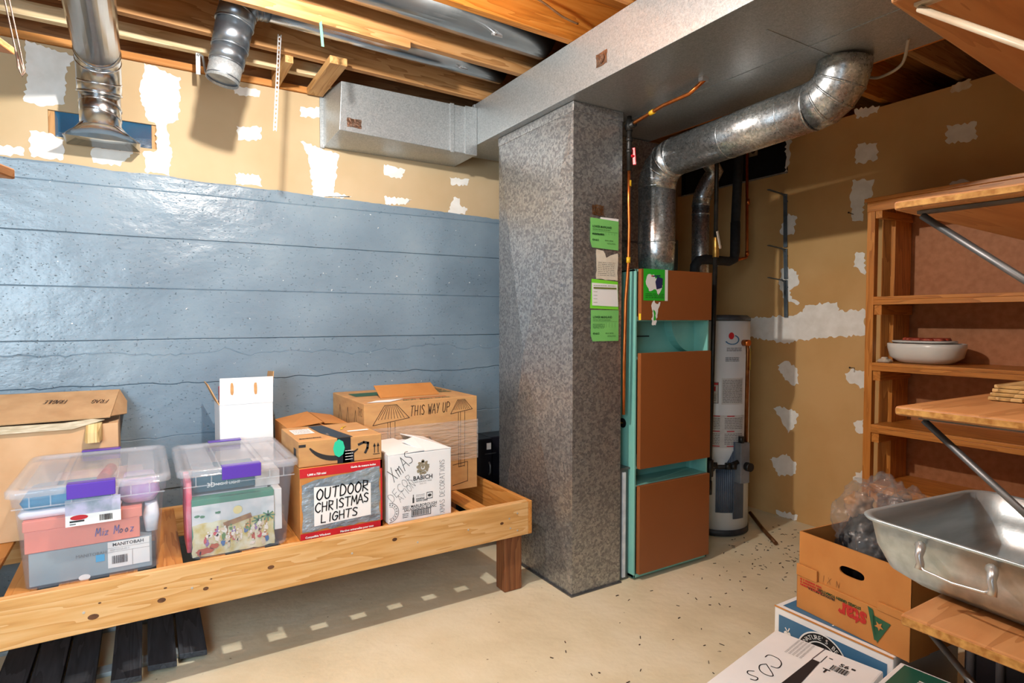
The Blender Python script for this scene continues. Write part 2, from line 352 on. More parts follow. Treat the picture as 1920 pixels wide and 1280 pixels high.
# concrete wall with board-form seams
def conc_wall():
    from mathutils import noise as mn
    bm = bmesh.new(); nx, x0, x1 = 240, -2.2, 4.0
    seams = [(.28, .0, 0), (.52, .02, 0), (.79, .04, .8), (1.075, -.02, .9), (1.225, .035, 2.0), (1.30, -.004, 0), (1.562, .001, 0), (1.822, -.004, 0), (2.062, -.012, 0)]
    def sz(s, x): return s[0]+s[1]*(-x)*.5*.3+(.022*mn.noise(Vector((x*2.2, s[0]*9, 0)))+.012*mn.noise(Vector((x*9, s[0]*9, 4)))+.006*mn.noise(Vector((x*30, s[0]*9, 2))))*(s[2]+.08)
    rows = []
    for si in range(len(seams)+1):
        rows.append(si)
    zs_all = []
    cols = []
    for i in range(nx+1):
        x = x0+(x1-x0)*i/nx; zz = [0.0]; yy = [WY]
        for q, s in enumerate(seams):
            z = sz(s, x); off = [0, .004, -.003, .003, -.002, .004, -.003, .002, -.002, .003][q+1]; pre = [0, .004, -.003, .003, -.002, .004, -.003, .002, -.002, .003][q]
            zz += [z-.012, z-.004, z, z+.004]; yy += [WY+pre, WY+pre, WY+.006, WY+off]
        top = 2.142-.0215*x+.008*mn.noise(Vector((x*5, 0, 0)))+.004*mn.noise(Vector((x*25, 0, 0)))
        zz += [top-.01, top]; yy += [WY-.0, WY+.002]
        zz.append(top+.0); yy.append(WY+.05)
        cols.append([bm.verts.new((x, y-.012+.0015*sin(x*5+z*11), z)) for y, z in zip(yy, zz)])
    for a, c in zip(cols, cols[1:]):
        for k in range(len(a)-1):
            f = bm.faces.new((a[k], c[k], c[k+1], a[k+1])); f.smooth = False
    return bm
struct('wall_left', conc_wall(), M_CONC)
# drywall band above, with window opening; mud patches are in the same mesh
def drywall_left():
    b = B(); Y = WY+.004; ox0, ox1, oz0, oz1 = -.36, .082, 2.275, 2.398
    zt = 2.70
    def q(x0, z0, x1, z1): b.face([(x0, Y, z0), (x1, Y, z0), (x1, Y, z1), (x0, Y, z1)])
    q(-2.2, 2.0, ox0, zt); q(ox1, 2.0, 4.0, zt); q(ox0, 2.0, ox1, oz0); q(ox0, oz1, ox1, zt)
    for x0, x1 in ((ox0, ox0), (ox1, ox1)): b.face([(x0, Y, oz0), (x0, Y+.013, oz0), (x0, Y+.013, oz1), (x0, Y, oz1)])
    b.face([(ox0, Y, oz0), (ox1, Y, oz0), (ox1, Y+.013, oz0), (ox0, Y+.013, oz0)]); b.face([(ox0, Y, oz1), (ox1, Y, oz1), (ox1, Y+.013, oz1), (ox0, Y+.013, oz1)])
    b.face([(-2.2, Y, zt), (4, Y, zt), (4, Y+.013, zt), (-2.2, Y+.013, zt)])
    fr = Fr((0, Y, 0), (1, 0, 0), (0, 0, 1), .0015)
    def px(pts, k=1, mi=1):
        b.mi = mi; w = [aY(x, y, Y) for x, y in pts]; fr.poly(b, jag([(p.x, p.z) for p in w], .011, .007), k)
    px([(48, 75), (140, 105), (125, 130), (122, 195), (82, 200), (45, 190), (50, 150)]); px([(270, 118), (338, 145), (335, 225), (312, 236), (322, 290), (318, 330), (272, 322), (270, 283), (293, 283), (293, 235), (276, 222), (262, 180)])
    px([(55, 245), (88, 250), (120, 262), (118, 300), (58, 293)]); px([(0, 272), (45, 278), (45, 292), (0, 290)]); px([(170, 284), (180, 276), (250, 284), (225, 312), (175, 305)])
    px([(440, 160), (488, 170), (486, 182), (440, 176)]); px([(443, 236), (490, 238), (488, 262), (446, 263)]); px([(563, 200), (604, 203), (603, 222), (562, 218)])
    px([(440, 325), (485, 328), (492, 350), (442, 345)]); px([(560, 262), (605, 280), (636, 290), (626, 362), (660, 368), (640, 372), (588, 368), (578, 290)])
    px([(720, 308), (760, 318), (752, 336), (720, 328)]); px([(843, 332), (880, 336), (876, 348), (845, 346)]); px([(720, 368), (772, 374), (760, 384), (722, 382)]); px([(850, 370), (862, 372), (864, 386), (876, 390), (872, 402), (840, 398)])

    return b
struct('wall_left', drywall_left(), [M_DRY, M_MUD, M_MUDT])
# window in the opening
b = B(); b.box(-.36, WY+.02, 2.25, .085, WY+.025, 2.42)
wm, nt, bb = base('basement_window_glass')
n = N(nt, 'ShaderNodeTexNoise'); n.inputs['Scale'].default_value = 9; L(nt, coords(nt, (1, 1, 3)), n.inputs[0])
bb.inputs['Roughness'].default_value = .08; bb.inputs['Alpha'].default_value = .18; bb.inputs['Base Color'].default_value = lin('#3F7FA8')
win = struct('window_1', b, wm)
b = B(); b.box(-.362, WY+.018, 2.24, -.335, WY+.16, 2.40); b.box(.062, WY+.018, 2.24, .09, WY+.16, 2.40); obj('window_frame', b, PINE['z'], win)
gv = noise_mat('gravel', '#3A4552', '#B9C3CC', 60, .8, detail=6, bstr=1, bscale=50, bdist=.03); wellm = noise_mat('well_lining', '#2F6F97', '#4E93B8', 4, .5)
b = B(); b.hexa([(-.5, WY+.03, 2.15), (.25, WY+.03, 2.15), (.25, WY+.45, 2.15), (-.5, WY+.45, 2.15), (-.5, WY+.03, 2.285), (.25, WY+.03, 2.30), (.25, WY+.45, 2.45), (-.5, WY+.45, 2.40)])
struct('trim_1', b, [gv]);
b = B(); b.box(-.5, WY+.45, 2.15, .25, WY+.46, 2.9); struct('trim_2', b, wellm)
# right drywall wall
def drywall_right():
    b = B(); X = WX; zt = 2.70
    def q(y0, z0, y1, z1): b.face([(X, y1, z0), (X, y0, z0), (X, y0, z1), (X, y1, z1)])
    q(-2.4, 0, 2.584, zt); q(2.584, 0, 3.6, 2.435)
    b.face([(X, -2.4, zt), (X+.013, -2.4, zt), (X+.013, 2.584, zt), (X, 2.584, zt)]); b.face([(X, 2.584, 2.435), (X+.013, 2.584, 2.435), (X+.013, 2.584, zt), (X, 2.584, zt)])
    b.face([(X, 2.584, 2.435), (X+.013, 2.584, 2.435), (X+.013, 3.6, 2.435), (X, 3.6, 2.435)])
    fr = Fr((X, 0, 0), (0, -1, 0), (0, 0, 1), .0015)
    def px(pts, k=1, mi=1, amp=.010):
        b.mi = mi; w = [aX(x, y, X) for x, y in pts]; fr.poly(b, jag([(-p.y, p.z) for p in w], .014, amp), k)
    px([(1398, 596), (1480, 592), (1505, 585), (1510, 572), (1570, 566), (1572, 583), (1622, 580), (1622, 628), (1540, 634), (1490, 638), (1480, 645), (1400, 630)])
    px([(1474, 256), (1484, 262), (1480, 300), (1474, 325), (1472, 326)]); px([(1478, 400), (1494, 405), (1488, 440), (1470, 445), (1462, 432)]); px([(1478, 500), (1498, 515), (1496, 535), (1480, 545), (1485, 560), (1500, 568), (1496, 572), (1470, 560), (1462, 540), (1464, 505)])
    px([(1458, 685), (1475, 676), (1495, 690), (1498, 720), (1485, 722), (1468, 705)]); px([(1450, 765), (1470, 762), (1497, 775), (1490, 800), (1478, 812), (1466, 790)]); px([(1443, 860), (1475, 850), (1494, 870), (1492, 888), (1462, 893)])
    px([(1608, 270), (1645, 268), (1646, 298), (1606, 308), (1604, 290)]); px([(1598, 338), (1640, 336), (1634, 370), (1620, 380), (1618, 415), (1598, 414), (1594, 375)]); px([(1775, 235), (1832, 228), (1830, 262), (1775, 268)])
    px([(1602, 205), (1650, 198), (1645, 212), (1605, 222)]); px([(1785, 160), (1822, 148), (1818, 165), (1785, 175)], 1, 2); px([(1606, 472), (1622, 475), (1622, 515), (1600, 500)]); px([(1584, 700), (1600, 690), (1622, 695), (1622, 730), (1590, 715)])
    px([(1604, 885), (1620, 882), (1618, 905), (1600, 900)]); px([(1455, 955), (1496, 965), (1494, 975), (1460, 970)]); px([(1600, 792), (1620, 785), (1620, 812), (1606, 810)]); px([(1340, 460), (1348, 455), (1346, 500), (1335, 490)], 1, 2)
    px([(1780, 345), (1800, 336), (1830, 340), (1800, 350)])
    return b
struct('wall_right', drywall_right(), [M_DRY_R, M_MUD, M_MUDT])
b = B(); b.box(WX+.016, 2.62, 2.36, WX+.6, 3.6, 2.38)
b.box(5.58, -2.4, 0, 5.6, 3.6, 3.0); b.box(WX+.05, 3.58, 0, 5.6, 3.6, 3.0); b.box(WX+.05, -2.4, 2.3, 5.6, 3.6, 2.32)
dk = noise_mat('dark_void', '#15110E', '#1E1814', 4, .9); struct('wall_light_block', b, dk)  # added dark enclosure that keeps world light out of the void
b = B(); b.box(WX+.045, 2.60, 2.40, WX+.06, 3.55, 2.95); tag(obj('added_black_panel', b, BLACK), 'black board behind the opening high in the right wall', 'board')  # added panel, its black stands in for the dark inside the opening
o = B(); fr = Fr((WX+.044, 2.935, 2.62), (0, -1, 0), (0, 0, 1)); fr.rect(o, 0, 0, .075, .09)
pic = tag(obj('picture_card', o, noise_mat('old_card', '#9C8464', '#B49A76', 30, .6)), 'small square picture card pinned on the black board', 'card')
o = B(); fr.disc(o, .037, .045, .02, 2, ry=.026); obj('portrait_print', o, noise_mat('portrait_ink', '#3A2618', '#5A402C', 60, .6), pic)
b = B(); b.bar((WX-.004, 2.584, 2.432), (WX-.004, 3.55, 2.432), .012, .01); struct('trim_3', b, noise_mat('corner_bead', '#8C8880', '#A8A49A', 30, .5, .4))
# near wall at the right that carries the bracket shelves (outside the frame)
b = B(); b.box(1.2, .10, 0, WX, .14, 2.73); struct('wall_near', b, M_DRY)
b = B(); b.box(-2.2, -2.4, 0, -2.18, 3.6, 2.73); struct('wall_far_left', b, M_DRY)
# subfloor ceiling
b = B(); 
y = -2.4
while y < 3.8:
    b.box(-2.2, y, 2.965, 5.6, y+.138, 2.985); y += .14
struct('ceiling', b, wood('subfloor_boards', '#94591F', '#B8752E', '#C4843C', 'x', .6))
b = B(); b.box(-2.2, 3.62, 2.73, 5.6, 3.66, 2.965); struct('trim_4', b, wood('rim_joist', '#7A5232', '#96693F', '#A87B50', 'x', .7))
b = B(); b.box(-2.2, 3.585, 2.702, 4.0, 3.70, 2.735); struct('trim_5', b, wood('top_plate', '#A5672B', '#C07F3C', '#CC9050', 'x', .6))
b = B(); b.box(-2.2, 3.40, 2.735, .88, 3.44, 2.80); tag(obj('furring_strip', b, wood('pale_furring', '#B39A72', '#CDB48C', '#DAC6A2', 'x', .6)), 'pale furring strip under the joists next to the left wall', 'board')
JW = wood('joist_wood', '#86582F', '#AB7A48', '#BC9060', 'x', .6); JO = wood('joist_orange', '#A5611D', '#C97F2E', '#D89543', 'x', .55)
jl = {3.16: 'ceiling joist nearest the concrete wall, above the small hanging duct', 2.72: 'ceiling joist between the two long round pipes', 2.285: 'orange ceiling joist with stapled cables, beside the larger round pipe',
      1.88: 'ceiling joist seen in the dark gap just right of the flue pipe bend', 1.47: 'ceiling joist in the dark gap nearest the underside of the top bracket shelf'}
for yj, lb in jl.items():
    k_ = .05 if yj > 3 else .042 if yj > 2.5 else .03 if yj > 2 else .02; ya, yb = yj+k_*(-2.2-.3), yj+k_*(5.5-.3)
    if yj > 3: yb = yj+k_*5.0
    b = B(); b.hexa([(-2.2, ya, 2.735), (5.5, yb, 2.735), (5.5, yb+.042, 2.735), (-2.2, ya+.042, 2.735), (-2.2, ya, 2.965), (5.5, yb, 2.965), (5.5, yb+.042, 2.965), (-2.2, ya+.042, 2.965)]); tag(obj('ceiling_joist', b, JO if 1.5 < yj < 2.5 else JW, bevel=.003), lb, 'joist', 'ceiling joists')
b = B(); b.hexa([(-1.2, 2.64, 2.70), (1.12, 2.735, 2.70), (1.12, 2.77, 2.70), (-1.2, 2.675, 2.70), (-1.2, 2.64, 2.734), (1.12, 2.735, 2.734), (1.12, 2.77, 2.734), (-1.2, 2.675, 2.734)]); tag(obj('nailed_strip', b, JW, bevel=.002), 'short strip nailed under the joist between the round pipes', 'board')
b = B(); b.box(.83, 3.085, 2.693, .918, 3.58, 2.732); tag(obj('wood_block', b, wood('block_y', '#9A6A38', '#BE9058', '#D0A670', 'y', .6), bevel=.002), 'stub of two by four fixed under the joists beside the small duct', 'board')
b = B(); b.box(.64, 3.21, 2.70, .68, 3.58, 2.79); tag(obj('wood_block', b, wood('block_y2', '#9A6A38', '#BE9058', '#D0A670', 'y', .6), bevel=.002), 'upright wood block between joist and wall behind the hanging strap', 'board')
b = B(); b.box(2.66, -.5, 2.52, 2.75, 3.4, 2.733); tag(obj('trimmer_board', b, wood('trimmer_y', '#A05A20', '#C87C34', '#D88C44', 'y', .55), bevel=.002), 'long board running along the right edge of the main duct', 'board')
# ================================================================= DUCTWORK
t = thing('main_plenum_duct', 'large rectangular galvanized trunk duct running overhead towards the camera', 'duct', (2.2, 1.5, 2.48))
b = B(); b.box(1.78, -.6, 2.48, 2.64, 3.56, 2.733); obj('duct_body', b, G_LITE, t, bevel=.002)
b = B(); b.box(2.0, 1.43, 2.4775, 2.64, 1.436, 2.4802); b.box(2.26, -.6, 2.4770, 2.262, 3.4, 2.4802); b.box(1.777, 3.32, 2.478, 1.785, 3.345, 2.735); obj('seam', b, G_LITE, t)
fr = Fr((1.78, 0, 2.48), (0, -1, 0), (0, 0, 1))
def foil(fr, cx, cy, w, h, par, name='foil_patch'):
    bb_ = B(); fr.poly(bb_, jag([(cx-w/2, cy-h/2), (cx+w/2, cy-h/2), (cx+w/2, cy+h/2), (cx-w/2, cy+h/2)], .012, .003), 1.5); fr.ring(bb_, cx, cy, w*.16, w*.26, 4, 14); fr.disc(bb_, cx, cy, w*.16, 3)
    return obj(name, bb_, FOIL, par)
p = aX(1128, 110, 1.78); foil(fr, -p.y, p.z-2.48, .075, .06, t)
b = B(); fr2 = Fr((1.79, 3.4, 2.4795), (1, 0, 0), (0, -1, 0)); 
# vertical return duct
t = thing('return_air_duct', 'tall square galvanized duct standing on the floor left of the furnace', 'duct', (1.99, 2.75, 0))
dx0, dx1, dy0, dy1 = 1.83, 2.15, 2.386, 3.11
b = B()
def crease(P, n, h=.010):
    c = sum((Vector(p) for p in P), Vector())/4+Vector(n)*h
    for i in range(4): b.face([P[i], P[(i+1) % 4], tuple(c)])
for z0, z1 in ((.0, 2.44),):
    crease([(dx0, dy1, z0), (dx0, dy0, z0), (dx0, dy0, z1), (dx0, dy1, z1)], (-1, 0, 0), .060)
    crease([(dx0, dy0, z0), (dx1, dy0, z0), (dx1, dy0, z1), (dx0, dy0, z1)], (0, -1, 0), .004)
    crease([(dx1, dy0, z0), (dx1, dy1, z0), (dx1, dy1, z1), (dx1, dy0, z1)], (1, 0, 0), .002)
    crease([(dx1, dy1, z0), (dx0, dy1, z0), (dx0, dy1, z1), (dx1, dy1, z1)], (0, 1, 0), .008)
obj('duct_body', b, G_SPAN, t)
b = B(); b.box(dx0-.004, dy0-.004, 2.43, dx1+.004, dy1+.004, 2.4795); obj('collar', b, G_SPAN, t, bevel=.003)
b = B(); b.box(dx0-.012, dy0-.012, 0.0005, dx1+.004, dy1, .006); obj('base_flange', b, STEEL, t)
frB = Fr((0, dy0-.0045, 0), (1, 0, 0), (0, 0, 1), .0008)
p = aY(1120, 394, dy0); foil(frB, p.x, p.z, .075, .05, t).__setitem__('label', 'brown creased foil patch above the green stickers')
# service stickers
GT = plain('dark_green_print', '#17401C', .6)
def svc(x0, z0, x1, z1, tilt, lab):
    s = B(); frB.poly(s, [(x0+.012, z0), (x1, z0+tilt), (x1, z1), (x0, z1-tilt), (x0, z0+.03)], 2)
    st = tag(obj('service_sticker', s, GREEN_P), lab, 'sticker', 'green service stickers on the duct')
    text('LOWER MAINLAND', .016, frB, x0+.012, z1-.042, GT, st, bold=.0004, k=4, sx=.9); text('HEATING SERVICES (BURNABY)', .0085, frB, x0+.012, z1-.054, GT, st, k=4)
    text('434-6612', .014, frB, x0+.012, z0+.035, GT, st, bold=.0004, k=4, sx=.8); text('SERVICE  REPAIRS', .009, frB, x0+.095, z0+.037, GT, st, k=4, sx=.8); text('INSTALLATION', .010, frB, x0+.11, z0+.022, GT, st, k=4, sx=.8)
    s = B(); frB.scribble(s, x0+.012, z0+.065, x0+.09, z1-.07, 6, .0016, 4); frB.rect(s, x0+.012, z1-.060, x1-.01, z1-.059, 4)
    for q in range(4): frB.rect(s, x0+.1+q*.02, z0+.07, x0+.1008+q*.02, z1-.065, 4)
    obj('small_print', s, GT, st)
svc(1.934, 1.768, 2.122, 1.912, -.006, 'green service company sticker, topmost on the tall duct')
svc(1.940, 1.292, 2.126, 1.452, .0, 'green service company sticker, lowest on the tall duct')
s = B(); frB.rect(s, 2.0, 1.905, 2.122, 1.925, 1); tag(obj('torn_label', s, WPAPER), 'strip of white paper behind the topmost green sticker', 'sticker')
s = B(); frB.poly(s, jag([(1.974, 1.61), (2.118, 1.605), (2.118, 1.748), (2.07, 1.735), (2.04, 1.72), (2.02, 1.755), (1.974, 1.76)], .02, .004), 2)
st = tag(obj('torn_label', s, noise_mat('old_paper', '#D2C8B4', '#E0D8C6', 20, .7)), 'torn beige paper label between the green stickers', 'sticker')
s = B(); frB.scribble(s, 1.985, 1.625, 2.10, 1.70, 8, .0018, 4, .5); obj('small_print', s, INK, st)
s = B(); frB.poly(s, [(1.935, 1.46), (2.125, 1.455), (2.12, 1.60), (1.945, 1.61)], 1); st = tag(obj('lime_label', s, plain('lime_sticker', '#7EE03A', .5)), 'bright lime label edge showing around the white service card', 'sticker')
s = B(); frB.poly(s, [(1.948, 1.475), (2.122, 1.47), (2.116, 1.585), (1.945, 1.59)], 3); st = tag(obj('service_card', s, WPAPER), 'white service record card stuck over the lime label', 'sticker')
s = B(); frB.rect(s, 1.955, 1.560, 2.108, 1.568, 5); frB.scribble(s, 1.955, 1.572, 2.10, 1.582, 1, .002, 5)
for q in range(4): frB.rect(s, 1.955, 1.49+q*.018, 1.98, 1.4915+q*.018, 5)
obj('small_print', s, plain('olive_print', '#6F7432', .6), st)
# small branch duct along the wall
t = thing('branch_duct', 'small rectangular galvanized duct leading from the trunk duct to the left wall', 'duct', (1.3, 3.45, 2.42))
b = B(); b.hexa([(.935, 3.30, 2.435), (1.775, 3.30, 2.415), (1.775, 3.6, 2.41), (.925, 3.6, 2.41), (.948, 3.30, 2.70), (1.775, 3.30, 2.70), (1.775, 3.6, 2.72), (.925, 3.6, 2.72)]); obj('duct_body', b, G_LITE, t, bevel=.003)
b = B(); b.box(1.60, 3.294, 2.412, 1.625, 3.30, 2.702); b.box(1.70, 3.290, 2.412, 1.778, 3.30, 2.702); obj('seam', b, G_LITE, t)
b = B(); b.box(.905, 3.592, 2.405, .93, 3.602, 2.725); obj('wall_flange', b, G_LITE, t)
fr = Fr((0, 3.2995, 0), (1, 0, 0), (0, 0, 1)); p = aY(661, 234, 3.3); foil(fr, p.x+.01, p.z+.01, .08, .05, t)
# furnace supply plenum
t = thing('supply_plenum', 'dark galvanized box rising from the furnace top to the trunk duct', 'duct', (2.5, 2.9, 1.672))
b = B(); b.box(2.19, 2.68, 1.672, 2.85, 3.15, 2.4765); obj('duct_body', b, G_SPAN, t, bevel=.003)
b = B(); b.box(2.20, 2.672, 2.0, 2.33, 2.68, 2.15); obj('access_hatch', b, noise_mat('dark_hatch', '#2E3033', '#3A3C40', 20, .5, .6), t, bevel=.002)
b = B(); b.box(2.188, 2.676, 1.86, 2.852, 2.682, 1.872); obj('seam', b, STEEL, t)
# ---- flue duct
def arc(c, a, bvec, r, a0, a1, n=8):
    c = Vector(c); a = Vector(a); bvec = Vector(bvec)
    return [c+a*r*cos(radians(a0+(a1-a0)*i/n))+bvec*r*sin(radians(a0+(a1-a0)*i/n)) for i in range(n+1)]
def bead(t, mat, p, d, r, w=.005):
    b = B(); p = Vector(p); d = Vector(d).normalized(); b.tube([p-d*w, p-d*w*.4, p+d*w*.4, p+d*w], [r, r+.0028, r+.0028, r], 28); return obj('crimp_ring', b, mat, t)
R1 = .104; fx, fy = 2.515, 2.5
t = thing('flue_pipe', 'big round galvanized pipe rising from the furnace and bending into the trunk duct', 'pipe', (fx, fy, 1.672))
b = B(); b.tube([(fx, fy, 1.672), (fx, fy, 1.80), (fx, fy, 2.15)], [R1-.006, R1, R1], 32); obj('riser', b, G_PIPE, t)
el = arc((fx, fy-.15, 2.15), (0, 1, 0), (0, 0, 1), .15, 0, 84, 4)
b = B(); b.tube(el, R1+.002, 32, smooth=True); obj('elbow', b, G_PIPE, t)
e = el[-1]; e2 = Vector((fx-.01, 1.56, e.z+.03)); 
b = B(); b.tube([e, e2], R1, 32); obj('horizontal_run', b, G_PIPE, t)
el2 = arc((fx-.01, 1.56, e2.z+.13), (0, -1, 0), (0, 0, -1), .13, 90, 8, 4)
b = B(); b.tube(el2+[Vector((fx-.01, 1.56-.135, 2.4795))], R1+.002, 32); obj('elbow', b, G_PIPE, t)
bead(t, G_PIPE, (fx, fy, 1.84), (0, 0, 1), R1); bead(t, G_PIPE, (fx, fy, 2.15), (0, 0, 1), R1)
for q in (1, 2, 3): bead(t, G_PIPE, el[q], el[q+1]-el[q-1], R1+.002)
for q in (1, 2, 3): bead(t, G_PIPE, el2[q], el2[q+1]-el2[q-1], R1+.002)
bead(t, G_PIPE, e+Vector((0, -.01, 0)), (0, 1, 0), R1); bead(t, G_PIPE, e2, (0, 1, 0), R1)
for q in (.45, .85): bead(t, G_PIPE, e.lerp(e2, q), e2-e, R1-.001, .004)
# water heater vent
R2 = .056
t = thing('vent_pipe', 'slim galvanized vent pipe rising from the white water heater', 'pipe', (3.17, 2.75, 1.43))
b = B(); b.tube([(3.17, 2.75, 1.44), (3.17, 2.75, 2.16)], R2, 28); obj('riser', b, G_PIPE, t)
b = B(); b.tube([(3.17, 2.75, 2.16), (3.175, 2.745, 2.22), (3.20, 2.72, 2.30), (3.23, 2.69, 2.38), (3.10, 2.66, 2.46), (2.87, 2.66, 2.46)], R2+.001, 28); obj('elbow', b, G_PIPE, t)
for q in (2.10, 2.16): bead(t, G_PIPE, (3.17, 2.75, q), (0, 0, 1), R2)
bead(t, G_PIPE, (3.177, 2.743, 2.2), (0, 0, 1), R2)
# upper round pipes
def round_pipe(nm, lb, path, r, clampx):
    t = thing(nm, lb, 'pipe', path[0]); b = B(); b.tube(path, r, 32); obj('pipe_body', b, CHROME if r < .2 else G_PIPE, t)
    b = B(); a = Vector(path[0]); c = Vector(path[-1])
    for q in clampx:
        yy = a.y+(c.y-a.y)*(q-a.x)/(c.x-a.x); b.box(q-.02, yy-r*.5, a.z-r*.92-.004, q+.04, yy-r*.5+.005, a.z-r*.92+.008); b.cyl((q-.01, yy-r*.5, a.z-r*.9), (q+.005, yy-r*.52, a.z-r*.75), .008, 8)
    obj('damper_handle', b, SCREWM, t); return t
round_pipe('round_duct', 'larger shiny round duct running between the joists into the trunk duct', [(-1.2, 2.435, 2.855), (1.78, 2.57, 2.855)], .115, [1.45])
round_pipe('round_duct', 'slimmer shiny round duct running to the bent stub over the left wall', [(.52, 2.95, 2.84), (1.78, 3.005, 2.835)], .078, [1.5])
DKG = noise_mat('dark_elbow_metal', '#6E7680', '#98A0A8', 12, .3, .9, bstr=.2, bscale=20)
t = thing('elbow_duct', 'bent galvanized duct stub ending open above the drywall band', 'pipe', (.4, 2.95, 2.84))
eb = [(.52, 2.95, 2.84), (.48, 2.95, 2.84), (.425, 2.95, 2.82), (.39, 2.95, 2.77), (.375, 2.95, 2.71)]
b = B(); b.tube(eb, .080, 28); obj('elbow', b, DKG, t)
b = B(); b.tube([(.375, 2.95, 2.71), (.355, 2.95, 2.60)], .076, 28); b.tube([(.355, 2.95, 2.60), (.340, 2.95, 2.53)], .072, 28); obj('pipe_body', b, DKG, t)
b = B(); b.tube([(.340, 2.95, 2.53), (.322, 2.95, 2.45)], .067, 28, cap=False); obj('open_collar', b, G_LITE, t, solid=.002)
for q in (1, 2, 3, 4): bead(t, DKG, eb[q], Vector(eb[min(q+1, 4)])-Vector(eb[q-1]), .080)
bead(t, DKG, (.355, 2.95, 2.60), (.15, 0, 1), .075); bead(t, DKG, (.340, 2.95, 2.53), (.2, 0, 1), .070); bead(t, DKG, (.326, 2.95, 2.465), (.2, 0, 1), .066)
# left pipe into window boot
t = thing('window_duct', 'shiny round duct coming overhead and dropping to a boot in the window opening', 'pipe', (-.145, 3.38, 2.25))
b = B(); b.tube([(-.145, .6, 2.60), (-.145, 3.22, 2.60)], .088, 32); obj('overhead_run', b, CHROME, t)
el = arc((-.145, 3.22, 2.43), (0, 0, 1), (0, 1, 0), .17, 0, 85, 5)
b = B(); b.tube(el, .088, 32); obj('elbow', b, CHROME, t)
b = B(); b.tube([el[-1], (-.143, 3.39, 2.29)], .082, 32); obj('riser', b, CHROME, t)
for q in (1, 2, 4, 5): bead(t, CHROME, el[q], (el[min(q+1, 5)]-el[max(q-1, 0)]), .088)
bead(t, CHROME, (-.143, 3.389, 2.385), (.12, .2, 1), .083); bead(t, CHROME, (-.143, 3.389, 2.335), (.12, .2, 1), .082)
ring0 = [Vector((-.143+.08*cos(2*pi*j/24), 3.39+.08*sin(2*pi*j/24), 2.30)) for j in range(24)]
ring1 = [Vector((-.14+.15*max(-1, min(1, 1.5*cos(2*pi*j/24))), 3.50+.09*max(-1, min(1, 1.5*sin(2*pi*j/24))), 2.245)) for j in range(24)]
b = B(); b.rings([ring0, [a.lerp(c, .4)-Vector((0, 0, .004)) for a, c in zip(ring0, ring1)], ring1], False, False); obj('boot', b, CHROME, t, solid=.003)
b = B(); b.tube([(.262, 3.42, 2.72), (.27, 3.42, 2.733), (.285, 3.41, 2.72), (.295, 3.39, 2.64), (.31, 3.36, 2.60)], .006, 8); b.box(.255, 3.42, 2.63, .275, 3.425, 2.735); tag(obj('metal_strap', b, G_LITE), 'bent metal strap end beside the open duct stub', 'strap')
# perforated hanging strap
b = B(); a = Vector((.575, 3.0, 2.735)); c = Vector((.548, 3.0, 2.285)); nseg = 22
for i in range(nseg):
    p = a.lerp(c, i/nseg); q = a.lerp(c, (i+.55)/nseg); m_ = a.lerp(c, (i+1)/nseg); tw = .25*sin(i*.3)
    w = Vector((.006*cos(tw), .006*sin(tw), 0))
    for s_ in (-1, 1): b.bar(p+w*s_, m_+w*s_, .004, .0015, (0, 1, 0))
    b.bar(q+w, q-w, .008, .0015, (0, 1, 0))
tag(obj('perforated_strap', b, SCREWM), 'perforated steel hanger strap dangling from the joist', 'strap')
b = B(); b.bar((.69, 2.72, 2.735), (.70, 2.715, 2.60), .012, .003, (0, 1, 0)); tag(obj('plastic_tie', b, plain('green_tie', '#5E8E78', .5)), 'short green tie hanging off the joist between the round ducts', 'tie')
# hanging wire hooks upper left
b = B()
for s_ in (0, .012):
    b.tube([(-.36, 2.5, 2.75), (-.345+s_, 2.5, 2.60), (-.352+s_, 2.5, 2.42), (-.33+s_, 2.5, 2.28), (-.318+s_, 2.5, 2.20), (-.313, 2.5, 2.185), (-.31-s_, 2.5, 2.21), (-.325, 2.5, 2.26)], .003, 6)
tag(obj('twisted_wire', b, noise_mat('wire_copper', '#5A463C', '#8A7466', 30, .4, .6)), 'looped twisted wire hanging at the upper left corner', 'wire')
# left bracket shelves: corners only in view
for z_, ye, xe, lb in ((2.045, 1.90, -.25, 'wooden shelf corner at the left edge, upper one'), (1.635, 1.30, -.175, 'wooden shelf corner at the left edge, lower one')):
    b = B(); b.hexa([(xe-.6, .4, z_), (xe-.16, .4, z_), (xe, ye, z_), (xe-.6, ye-.9, z_), (xe-.6, .4, z_+.018), (xe-.16, .4, z_+.018), (xe, ye, z_+.018), (xe-.6, ye-.9, z_+.018)])
    b.bm.free(); b = B(); b.hexa([(xe-.35, ye-.45, z_), (xe-.17, ye-.47, z_), (xe, ye, z_), (xe-.35, ye+.0, z_), (xe-.35, ye-.45, z_+.018), (xe-.17, ye-.47, z_+.018), (xe, ye, z_+.018), (xe-.35, ye+.0, z_+.018)])
    tag(obj('wall_shelf', b, PLY, bevel=.003), lb, 'shelf')
